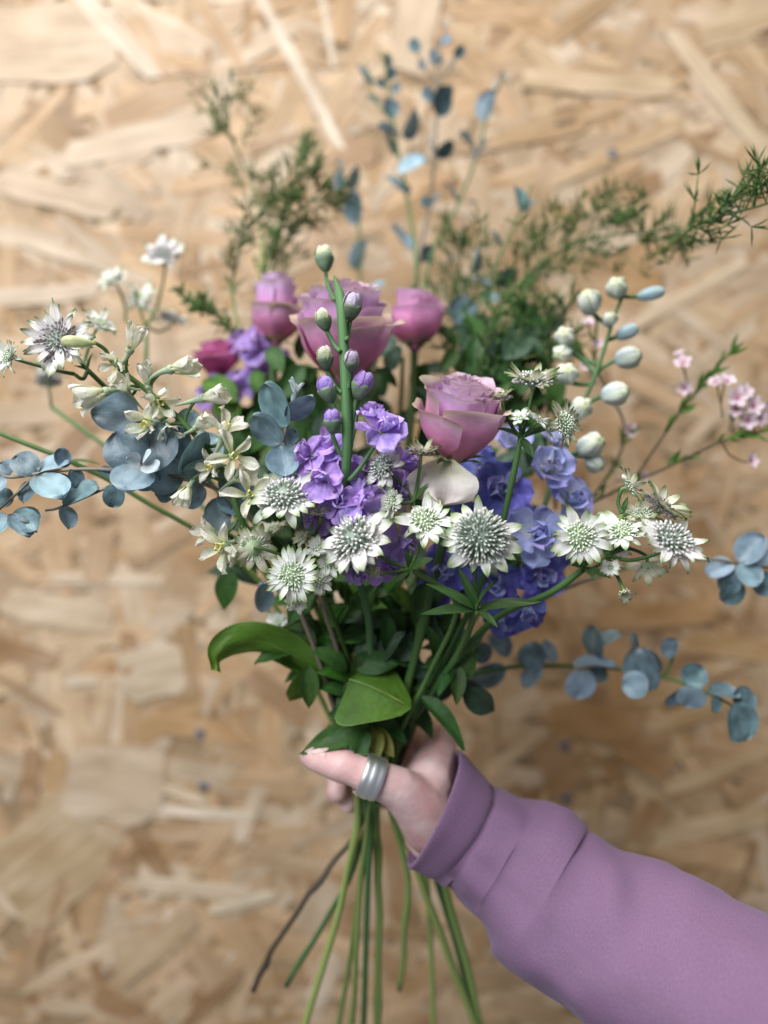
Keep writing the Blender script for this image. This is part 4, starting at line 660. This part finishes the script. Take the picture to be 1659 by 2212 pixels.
# ------------------------------------------------------------------ waxflower
WP = [petal('petal', M['wax'], .9, 'round', th0=R(12), kap=R(-10), cup=.3, ruf=.06, seed=160 + i) for i in range(2)]
mb = MB(); lathe(mb, [(.04, -.5), (.22, -.3), (.30, .0), (.22, .06), (.08, .02), (.01, .1)], 9); WC = mb.mesh('floret', solid('crimson_green_waxflower_cup', (.34, .16, .18)))
NL = petal('leaf', M['leaf'], .14, 'lance', th0=R(5), kap=R(20), cup=.3, seed=3, nu=2, nv=4)
wxr = random.Random(50)
def wax(label, stems, flowers, g, tail, nleaf):
    t = Thing('waxflower', label, 'flower', grip(*g), 'waxflower sprigs'); ex = [([P(*p) for p in s], .0006, .0009) for s in stems[1:]]
    for (x, y, d, r_, f, root) in flowers:
        s = px(r_, d); b = t.part('floret', WC, T(P(x, y, d)) @ frame(f, wxr.uniform(0, 6)) @ S(s))
        for k in range(5): ob('petal', wxr.choice(WP), b, Matrix.Rotation(k * 1.2566, 4, 'Z') @ T((.22, 0, 0)) @ Matrix.Rotation(-R(wxr.uniform(8, 30)), 4, 'Y') @ S(.85))
        ex.append((curve_to(P(*root), P(x, y, d) - f * s * .4, f), .0005, .0005))
    stem_part(t, thru([P(*p) for p in stems[0]], g, tail), .0006, .0016, M['stem_brown'], extra=ex)
    for s in stems:
        path = catmull([P(*p) for p in s], 8)
        for k in range(nleaf):
            q = wxr.uniform(0, .75) * (len(path) - 1); i = int(q); a = path[i]; tg = (path[i] - path[i + 1]).normalized(); v = Vector((wxr.gauss(0, 1), wxr.gauss(0, .6), wxr.gauss(0, 1))).normalized()
            e = a + (tg + v * .7).normalized() * wxr.uniform(.007, .014); t.part('leaf', NL, blade(a, e, (0, -1, .3), 1.3))
d = .45
wax('pink waxflower sprig at the far right, its clustered florets near the photo edge',
    [[(1655, 932, d), (1600, 940, d), (1540, 961, d), (1440, 1010, d + .005), (1330, 1060, d + .005), (1180, 1150, d), (1000, 1350, d)], [(1592, 745, d + .01), (1535, 808, d + .01), (1480, 875, d + .01), (1420, 960, d + .01), (1369, 1036, d + .005)]],
    [(1475, 785, d + .015, 20, D(-.4, .5, .6), (1490, 860, d + .01)), (1478, 838, d + .015, 18, D(-.2, -.2, 1), (1490, 865, d + .01)), (1468, 765, d + .02, 14, D(-.4, .8, .4), (1490, 850, d + .01)), (1570, 824, d, 20, D(0, .6, .8), (1560, 900, d)), (1545, 826, d + .005, 16, D(-.5, .5, .6), (1560, 900, d)), (1592, 858, d - .004, 24, D(-.2, .1, 1), (1575, 930, d)), (1608, 846, d - .002, 20, D(.2, .4, .9), (1585, 930, d)),
     (1626, 876, d - .004, 24, D(.3, .1, 1), (1600, 935, d)), (1615, 908, d - .004, 22, D(0, -.2, 1), (1600, 938, d)), (1642, 902, d - .002, 20, D(.5, 0, .9), (1620, 936, d)), (1590, 884, d, 18, D(-.4, -.2, .9), (1580, 935, d)), (1622, 995, d, 18, D(.4, .1, .8), (1560, 958, d)), (1652, 880, d, 18, D(.8, .2, .5), (1630, 934, d))],
    (44, .012), [(846, 1720, .445)], 26)
d = .475
wax('pale waxflower florets scattered low behind the striped delphinium buds', [[(1290, 690, d), (1290, 800, d), (1350, 930, d), (1290, 1060, d), (1150, 1200, d), (980, 1400, .46)], [(1127, 660, .52), (1150, 760, .51), (1200, 900, .49), (1200, 1100, d)]],
    [(1360, 930, d, 18, D(.2, .1, 1), (1340, 960, d)), (1272, 698, d, 16, D(-.2, .7, .6), (1290, 760, d)), (1127, 658, .52, 18, D(0, .6, .8), (1140, 720, .515)), (1290, 742, d, 14, D(.1, .4, .9), (1290, 800, d)), (1265, 790, d, 14, D(-.3, .2, .9), (1290, 830, d)), (1390, 1030, d, 14, D(.5, .1, .8), (1330, 1040, d))], (38, .018), [(830, 1730, .45)], 22)

# ------------------------------------------------------------------ loose green leaves and shaded filler foliage
FL = {m: [petal('leaf', M[m], .42, 'lance', th0=R(6), kap=R(-35), cup=.2, ruf=.05, seed=180 + i, nu=5, nv=9, fold=.25) for i in range(3)] for m in ('leaf', 'leaf_dark', 'leaf_grey', 'leaf_yellow')}
def leafy(name, label, stem, leaves, g, tail, mat='stem', r=.0016, group='leafy stems'):
    t = Thing(name, label, 'foliage', grip(*g), group); stem_part(t, thru([P(*p) for p in stem], g, tail), r * .8, r * 1.2, M[mat])
    for (bx, by, bd, tx, ty, td, wd, m, nr, nu_, nt_) in leaves: t.part('leaf', FL[m][int(bx + ty) % 3], blade(P(bx, by, bd), P(tx, ty, td), D(nr, nu_, nt_), wd))
    return t
# folded leaf at the front: two halves hinged on the midrib
t = Thing('broad_leaf', 'bright green folded leaf hanging in front above the hand', 'leaf', P(760, 1470, .405))
def foldleaf(u, v):
    w_ = .60 * math.sqrt(max(0, math.sin(math.pi * min(1, v ** .55)))) * (1 - .45 * v); a = R(38 if u > 0 else 30); x = v; y = u * w_
    z = abs(y) * math.tan(a) * (-.55) + .05 * math.sin(3 * v) + .03 * noise.noise(Vector((u * 2, v * 3, 4)))
    return Vector((x, y, z - .12 * v * v))
fl = surf('blade', M['leaf'], foldleaf, 12, 14)
t.part('blade', fl, blade(P(755, 1468, .405), P(888, 1520, .392), D(-.12, .85, .62), 1.25, 1.0)); mb = MB(); mb.tube(catmull([P(757, 1469, .405), P(745, 1500, .415), P(790, 1580, .425), grip(-6, -.010)], 6), .0007, .0012, 6); t.part('stalk', mb.mesh('stalk', M['stem']))
mb = MB(); mb.tube([P(755, 1468, .4045) + (P(888, 1520, .3915) - P(755, 1468, .4045)) * k / 10 + D(-.12, .85, .62) * (.0002 - .004 * (k / 10) ** 2 + .0015 * math.sin(.3 * k)) for k in range(10)], .0005, .0002, 5); t.part('midrib', mb.mesh('midrib', M['stem_pale']))
# curled leaf at the left
t = Thing('curled_leaf', 'curled glossy green leaf looping left below the white astrantia', 'leaf', P(700, 1470, .42))
cp = catmull([P(705, 1468, .42), P(640, 1420, .415), P(570, 1388, .41), (P(510, 1392, .405)), P(476, 1420, .403), P(474, 1450, .400)], 6)
def curl(u, v):
    q = v * (len(cp) - 1); i = min(len(cp) - 2, int(q)); c = lerp(cp[i], cp[i + 1], q - i); tg = (cp[i + 1] - cp[i]).normalized(); n_ = Vector((0, -1, 0)); s_ = Vector((0.0, -.45, .9)); s_ = (s_ - tg * s_.dot(tg)).normalized()
    if v > .75: s_ = lerp(s_, Vector((-.35, -.8, .3)), (v - .75) * 3).normalized()
    w_ = .0100 * (.25 + .75 * math.sin(math.pi * (.12 + .80 * v)) ** .8)
    return c + s_ * (u * w_) + tg.cross(s_) * (w_ * .45 * (u * u)) + Vector((0, 1, 0)) * (.003 * noise.noise(Vector((u * 2, v * 6, 1))))
t.part('blade', surf('blade', M['leaf'], curl, 8, 32)); mb = MB(); mb.tube(catmull([P(702, 1465, .42), P(740, 1500, .425), P(790, 1590, .43), grip(-16, -.006)], 5), .001, .0014, 6); t.part('stalk', mb.mesh('stalk', M['stem']))
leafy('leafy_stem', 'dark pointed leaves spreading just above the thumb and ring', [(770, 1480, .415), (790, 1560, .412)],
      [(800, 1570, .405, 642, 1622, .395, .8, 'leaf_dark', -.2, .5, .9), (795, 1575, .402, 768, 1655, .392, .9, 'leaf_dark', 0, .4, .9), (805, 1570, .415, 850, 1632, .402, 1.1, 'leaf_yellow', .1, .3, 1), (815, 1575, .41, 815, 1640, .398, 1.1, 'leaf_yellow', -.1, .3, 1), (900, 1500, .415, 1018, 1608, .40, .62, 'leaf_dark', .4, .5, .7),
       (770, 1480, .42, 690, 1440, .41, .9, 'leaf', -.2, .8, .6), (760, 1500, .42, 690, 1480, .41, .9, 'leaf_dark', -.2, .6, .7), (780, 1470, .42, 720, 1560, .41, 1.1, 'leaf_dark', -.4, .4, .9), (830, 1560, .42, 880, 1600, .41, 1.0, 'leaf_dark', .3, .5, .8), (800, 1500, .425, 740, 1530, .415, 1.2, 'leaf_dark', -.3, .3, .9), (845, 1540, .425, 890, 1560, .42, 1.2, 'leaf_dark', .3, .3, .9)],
      (-2, -.002), [(812, 1715, .435)])
rf = random.Random(88)
leafy('leafy_stem', 'bright green leaves gathered behind the curled leaf at lower left', [(620, 1400, .43), (700, 1470, .43)],
      [(700, 1470, .43, 575, 1398, .42, .9, 'leaf', -.2, .8, .6), (690, 1450, .43, 640, 1370, .425, 1.0, 'leaf', -.1, .5, .8), (700, 1470, .428, 640, 1455, .418, 1.3, 'leaf', -.3, .7, .7), (710, 1460, .43, 690, 1390, .425, 1.1, 'leaf_dark', 0, .4, .9), (720, 1490, .428, 668, 1472, .42, 1.2, 'leaf', -.1, .8, .6), (730, 1470, .43, 735, 1405, .42, 1.0, 'leaf', .1, .5, .9), (745, 1450, .428, 775, 1408, .418, 1.1, 'leaf_yellow', .1, .5, .9)],
      (-22, -.002), [(806, 1720, .44)])
t = Thing('flower_stem', 'plain green stem running out of the photo at the left above the eucalyptus', 'stem', grip(-50, .010))
stem_part(t, thru([P(-60, 912, .40), P(0, 936, .40), P(80, 968, .402), P(150, 996, .405), P(300, 1075, .415), P(560, 1260, .43)], (-50, .010), [(805, 1725, .445)]), .0012, .0018, M['stem'])
ALF = t.part('leaf', ALEAF[0], blade(P(150, 996, .405), P(215, 1000, .41), D(0, .8, .6), .6))
def filler(label, cx, cy, sx, sy, d0, n, g, tail, mats, seed):
    r = random.Random(seed); lv = []
    for i in range(n):
        x = cx + r.uniform(-sx, sx); y = cy + r.uniform(-sy, sy); d1 = d0 + r.uniform(-.012, .02); an = r.uniform(0, 6.28); ln = r.uniform(55, 105)
        lv.append((x, y, d1, x + ln * math.cos(an), y + ln * math.sin(an), d1 + r.uniform(-.012, .012), r.uniform(.9, 1.5), r.choice(mats), r.uniform(-.6, .6), r.uniform(.2, .9), .8))
    leafy('leafy_stem', label, [(cx, cy - sy * .8, d0 + .01), (cx * .8 + 160, cy + sy, d0 + .008)], lv, g, tail)
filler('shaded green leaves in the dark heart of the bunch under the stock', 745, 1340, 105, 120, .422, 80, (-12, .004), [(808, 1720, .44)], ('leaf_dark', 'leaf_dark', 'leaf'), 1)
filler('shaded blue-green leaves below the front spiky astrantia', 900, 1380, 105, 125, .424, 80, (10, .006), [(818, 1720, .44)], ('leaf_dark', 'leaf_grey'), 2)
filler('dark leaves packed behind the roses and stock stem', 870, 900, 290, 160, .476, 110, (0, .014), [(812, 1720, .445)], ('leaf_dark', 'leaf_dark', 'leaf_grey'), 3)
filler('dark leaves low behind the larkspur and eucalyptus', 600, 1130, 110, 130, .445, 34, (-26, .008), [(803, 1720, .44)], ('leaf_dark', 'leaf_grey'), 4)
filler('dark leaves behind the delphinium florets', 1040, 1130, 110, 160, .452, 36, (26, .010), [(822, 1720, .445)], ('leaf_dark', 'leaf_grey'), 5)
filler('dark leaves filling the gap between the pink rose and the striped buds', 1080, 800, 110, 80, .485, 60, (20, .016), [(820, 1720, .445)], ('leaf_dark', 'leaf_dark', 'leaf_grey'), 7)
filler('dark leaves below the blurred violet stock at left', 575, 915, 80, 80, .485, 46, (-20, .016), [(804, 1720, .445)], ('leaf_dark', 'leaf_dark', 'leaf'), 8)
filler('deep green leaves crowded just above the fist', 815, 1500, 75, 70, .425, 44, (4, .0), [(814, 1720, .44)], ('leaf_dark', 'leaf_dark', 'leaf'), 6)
# ------------------------------------------------------------------ the hand, ring and sleeve
def skin_mat():
    m, nt, N, L = new_mat('skin'); out = N.new('ShaderNodeOutputMaterial'); bs = N.new('ShaderNodeBsdfPrincipled'); L.new(bs.outputs[0], out.inputs[0])
    tc = N.new('ShaderNodeTexCoord'); n1 = N.new('ShaderNodeTexNoise'); n1.inputs['Scale'].default_value = 60; n1.inputs['Detail'].default_value = 4; L.new(tc.outputs['Object'], n1.inputs['Vector'])
    cr = N.new('ShaderNodeValToRGB'); cr.color_ramp.elements[0].position = .35; cr.color_ramp.elements[0].color = (.68, .38, .37, 1); cr.color_ramp.elements[1].position = .65; cr.color_ramp.elements[1].color = (.82, .60, .57, 1)
    L.new(n1.outputs[0], cr.inputs[0]); L.new(cr.outputs[0], bs.inputs['Base Color']); bs.inputs['Roughness'].default_value = .5
    bs.inputs['Subsurface Weight'].default_value = .25; bs.inputs['Subsurface Radius'].default_value = (.006, .002, .001); bs.inputs['Subsurface Scale'].default_value = 1
    n2 = N.new('ShaderNodeTexNoise'); n2.inputs['Scale'].default_value = 350; bp = N.new('ShaderNodeBump'); bp.inputs['Strength'].default_value = .25; bp.inputs['Distance'].default_value = .0008; L.new(tc.outputs['Object'], n2.inputs['Vector']); L.new(n2.outputs[0], bp.inputs['Height']); L.new(bp.outputs[0], bs.inputs['Normal'])
    return m
M['skin'] = skin_mat(); M['nail'] = solid('pink_nail', (.74, .49, .48), rough=.4, spec=.4)
wrist = P(955, 1775, .43)
person = Thing('person', 'right hand and forearm in a mauve sweatshirt sleeve, fist closed round the stems', 'person', wrist)
mbh = MB()
def ball_chain(pts, step=.0016):
    """overlapping spheres along a chain of (x, y, depth, radius)"""
    q = [(P(x, y, d), r * .001) for (x, y, d, r) in pts]
    for (a, ra), (b, rb_) in zip(q, q[1:]):
        n = max(2, int((b - a).length / .0022))
        for i in range(n + 1):
            c = lerp(a, b, i / n); r = lerp(ra, rb_, i / n); V = [c + Vector((0, 0, -r))]; F = []; U = []
            for j in range(1, 6):
                th = math.pi * j / 6
                for k in range(10): an = .6283 * k; V.append(c + Vector((r * math.sin(th) * math.cos(an), r * math.sin(th) * math.sin(an), -r * math.cos(th))))
            V.append(c + Vector((0, 0, r)))
            for k in range(10):
                F.append((0, 1 + (k + 1) % 10, 1 + k)); F.append((51, 41 + k, 41 + (k + 1) % 10))
                for j in range(4): F.append((1 + j * 10 + k, 1 + j * 10 + (k + 1) % 10, 11 + j * 10 + (k + 1) % 10, 11 + j * 10 + k))
            mbh.add(V, F)
ball_chain([(668, 1634, .406, 5.4), (684, 1638, .403, 7.2), (710, 1644, .400, 8.4), (742, 1655, .397, 9.1), (765, 1662, .396, 8.5), (805, 1680, .396, 9.6), (860, 1702, .401, 11.0), (900, 1735, .410, 14.5), (935, 1775, .420, 18)])
ball_chain([(900, 1735, .412, 14), (925, 1690, .424, 15), (940, 1640, .440, 13), (948, 1606, .452, 10.8)])
ball_chain([(950, 1780, .432, 22), (938, 1700, .445, 17), (930, 1650, .462, 13)]); ball_chain([(950, 1790, .436, 21), (935, 1730, .462, 14)])
ball_chain([(948, 1606, .452, 10.8), (900, 1580, .472, 9.3), (845, 1578, .480, 8.6), (785, 1600, .470, 7.8), (752, 1625, .452, 7.0)])
ball_chain([(935, 1652, .470, 11), (880, 1632, .486, 9.2), (810, 1636, .490, 8.8), (752, 1655, .474, 8.0), (728, 1672, .450, 7.0)])
ball_chain([(932, 1700, .470, 10.5), (880, 1680, .486, 9.0), (810, 1686, .488, 8.4), (752, 1698, .470, 7.6), (728, 1710, .446, 6.8)])
ball_chain([(935, 1745, .466, 10), (885, 1722, .480, 8.0), (825, 1722, .482, 7.2), (775, 1728, .468, 6.6), (752, 1736, .452, 5.8)])
ball_chain([(950, 1785, .432, 22), (1010, 1825, .432, 22.5), (1100, 1880, .425, 25), (1230, 1960, .412, 31)])
tmp = bpy.data.objects.new('tmp', mbh.mesh('tmp', M['skin'])); COL.objects.link(tmp)
md = tmp.modifiers.new('r', 'REMESH'); md.mode = 'VOXEL'; md.voxel_size = .0014; md.use_smooth_shade = True
ms = tmp.modifiers.new('s', 'SMOOTH'); ms.factor = .5; ms.iterations = 9
dg = bpy.context.evaluated_depsgraph_get(); hm = bpy.data.meshes.new_from_object(tmp.evaluated_get(dg)); hm.name = 'hand'; bpy.data.objects.remove(tmp)
hm.materials.clear(); hm.materials.append(M['skin']); hm.polygons.foreach_set('use_smooth', [True] * len(hm.polygons))
person.part('hand', hm)
def nail_fn(u, v): return Vector((v, u * .36 * (math.sin(math.pi * (.12 + .84 * v)) ** .5), .10 - .22 * u * u))
nm = surf('thumbnail', M['nail'], nail_fn, 6, 8)
person.part('thumbnail', nm, blade(P(705, 1634, .3942), P(662, 1625, .4018), D(-.25, .5, 1), 1.0, 1.0))
# fingers' ring: a wide silver band worn on the thumb
m, nt, N, L = new_mat('brushed_silver'); bs = N.new('ShaderNodeBsdfPrincipled'); o_ = N.new('ShaderNodeOutputMaterial'); L.new(bs.outputs[0], o_.inputs[0]); bs.inputs['Metallic'].default_value = 1; bs.inputs['Base Color'].default_value = (.92, .93, .94, 1); bs.inputs['Roughness'].default_value = .42
a = P(779, 1669, .396); b = P(822, 1686, .3965); ax = (b - a).normalized(); ln = (b - a).length; mb = MB()
ro = .0109; mb_prof = [(ro - .0012, -.5), (ro - .0002, -.5), (ro, -.42), (ro + .0004, -.30), (ro + .0001, -.22), (ro + .0005, -.12), (ro + .0006, .0), (ro + .0005, .12), (ro + .0001, .22), (ro + .0004, .30), (ro, .42), (ro - .0002, .5), (ro - .0012, .5), (ro - .0012, -.5)]
V = []; F = []; n = 40
for j, (r, z) in enumerate(mb_prof):
    for k in range(n): an = 6.28319 * k / n; V.append(Vector((r * math.cos(an), r * math.sin(an), z * ln)))
for j in range(len(mb_prof) - 1):
    for k in range(n): F.append((j * n + k, j * n + (k + 1) % n, (j + 1) * n + (k + 1) % n, (j + 1) * n + k))
ring = ob('ring', mk('ring', V, F, m, [(0, 0)] * len(V)), None, T(lerp(a, b, .5)) @ frame(ax)); ring['label'] = 'wide silver ring worn on the thumb'; ring['category'] = 'ring'
# sleeve
def cloth_mat():
    m, nt, N, L = new_mat('mauve_sweatshirt_cloth'); out = N.new('ShaderNodeOutputMaterial'); bs = N.new('ShaderNodeBsdfPrincipled'); L.new(bs.outputs[0], out.inputs[0])
    uv = N.new('ShaderNodeUVMap'); uv.uv_map = 'UVMap'; tc = N.new('ShaderNodeTexCoord')
    n1 = N.new('ShaderNodeTexNoise'); n1.inputs['Scale'].default_value = 18; n1.inputs['Detail'].default_value = 5; L.new(tc.outputs['Object'], n1.inputs['Vector'])
    mp = N.new('ShaderNodeMapping'); mp.inputs['Scale'].default_value = (520, 1500, 1); L.new(uv.outputs[0], mp.inputs[0])
    n2 = N.new('ShaderNodeTexNoise'); n2.inputs['Scale'].default_value = 1; n2.inputs['Detail'].default_value = 2; L.new(mp.outputs[0], n2.inputs['Vector'])
    cr = N.new('ShaderNodeValToRGB'); cr.color_ramp.elements[0].position = .3; cr.color_ramp.elements[0].color = (.190, .110, .190, 1); cr.color_ramp.elements[1].position = .7; cr.color_ramp.elements[1].color = (.214, .126, .217, 1); L.new(n1.outputs[0], cr.inputs[0])
    r2 = N.new('ShaderNodeMapRange'); r2.inputs[1].default_value = .3; r2.inputs[2].default_value = .7; r2.inputs[3].default_value = .90; r2.inputs[4].default_value = 1.10; L.new(n2.outputs[0], r2.inputs[0])
    hs = N.new('ShaderNodeHueSaturation'); L.new(cr.outputs[0], hs.inputs['Color']); L.new(r2.outputs[0], hs.inputs['Value']); L.new(hs.outputs[0], bs.inputs['Base Color'])
    bs.inputs['Roughness'].default_value = .9; bs.inputs['Specular IOR Level'].default_value = .15; bs.inputs['Sheen Weight'].default_value = .15; bs.inputs['Sheen Roughness'].default_value = .5; bs.inputs['Sheen Tint'].default_value = (.85, .75, 1, 1)
    bp = N.new('ShaderNodeBump'); bp.inputs['Strength'].default_value = .3; bp.inputs['Distance'].default_value = .0006; L.new(n2.outputs[0], bp.inputs['Height']); L.new(bp.outputs[0], bs.inputs['Normal'])
    return m
M['cloth'] = cloth_mat()
CL = [(938, 1742, .424, 29), (965, 1765, .424, 29.5), (1010, 1800, .424, 28.5), (1048, 1824, .422, 31), (1095, 1856, .419, 34.5), (1150, 1900, .412, 37.5), (1209, 1948, .405, 38.5), (1338, 2030, .388, 42.5), (1495, 2130, .366, 46), (1660, 2235, .345, 49), (1850, 2360, .32, 52)]
cpts = catmull([P(x, y, d) for (x, y, d, r) in CL], 14); crad = catmull([Vector((r * .001, 0, 0)) for (_, _, _, r) in CL], 14)
def tube_surface(i0, i1, off, nth, folds, flare=0.0):
    V = []; U = []; F = []; m = i1 - i0 + 1; acc = 0
    for i in range(i0, i1 + 1):
        tg = (cpts[min(i + 1, len(cpts) - 1)] - cpts[max(i - 1, 0)]).normalized()
        if i < 20: tg = lerp(tg, Vector((.90, -.05, -.42)).normalized(), (20 - i) / 20 * .9).normalized()
        e1 = (Vector((0, -1, 0)) - tg * Vector((0, -1, 0)).dot(tg)).normalized(); e2 = tg.cross(e1)      # e1: towards the viewer
        if i > i0: acc += (cpts[i] - cpts[i - 1]).length
        for k in range(nth):
            th = 2 * math.pi * k / nth; r = crad[i].x + off + folds(acc, th, i); V.append(cpts[i] + (e1 * math.cos(th) + e2 * math.sin(th)) * r); U.append((th * .045, acc))
    for i in range(m - 1):
        for k in range(nth): F.append((i * nth + k, (i + 1) * nth + k, (i + 1) * nth + (k + 1) % nth, i * nth + (k + 1) % nth))
    return V, F, U
def g(x, c, w): return math.exp(-((x - c) / w) ** 2)
def folds(s, th, i):
    a = math.atan2(math.sin(th), math.cos(th))       # 0 = towards viewer, e2 side either way
    f = .0042 * g(s, .047 + .012 * math.cos(a - .6), .013) - .0028 * g(s, .030 + .010 * math.cos(a - .6), .009) 
    f += .6 * .0035 * g(s, .085 + .028 * math.sin(a * 1.0 + .8), .012) * (.5 + .5 * math.cos(a + .9)) - .5 * .0035 * g(s, .105 + .03 * math.sin(a + .8), .011) * (.4 + .6 * math.cos(a + 1.2))
    f += .5 * .0032 * g(s, .150 + .03 * math.sin(a + 2.0), .014) * math.cos(a * 1.0 - .8) + .0018 * g(s, .200 + .04 * math.sin(a + .4), .018) * math.cos(a + .5)
    f += .0030 * noise.noise(Vector((s * 22, math.cos(a) * 1.3, math.sin(a) * 1.3))) + .0018 * noise.noise(Vector((s * 60, math.cos(a) * 2.5 + 4, math.sin(a) * 2.5)))
    return f
V1, F1, U1 = tube_surface(24, len(cpts) - 1, 0, 80, folds)
person.part('sleeve', mk('sleeve', V1, F1, M['cloth'], U1))
def cuff_f(s, th, i): return .00007 * math.sin(th * 80) + .0022 * noise.noise(Vector((math.cos(th) * 1.2, math.sin(th) * 1.2, s * 15))) + .0025 * g(s, 0, .006) - .0012 * g(s, .022, .004)
Vo, Fo, Uo = tube_surface(0, 30, .0012, 320, cuff_f); Vi, Fi, Ui = tube_surface(0, 30, -.0012, 320, cuff_f)
nb = len(Vo); Fc = Fo + [tuple(reversed([q + nb for q in f])) for f in Fi] + [(k, (k + 1) % 320, nb + (k + 1) % 320, nb + k) for k in range(320)]
person.part('cuff', mk('cuff', Vo + Vi, Fc, M['cloth'], Uo + Ui))
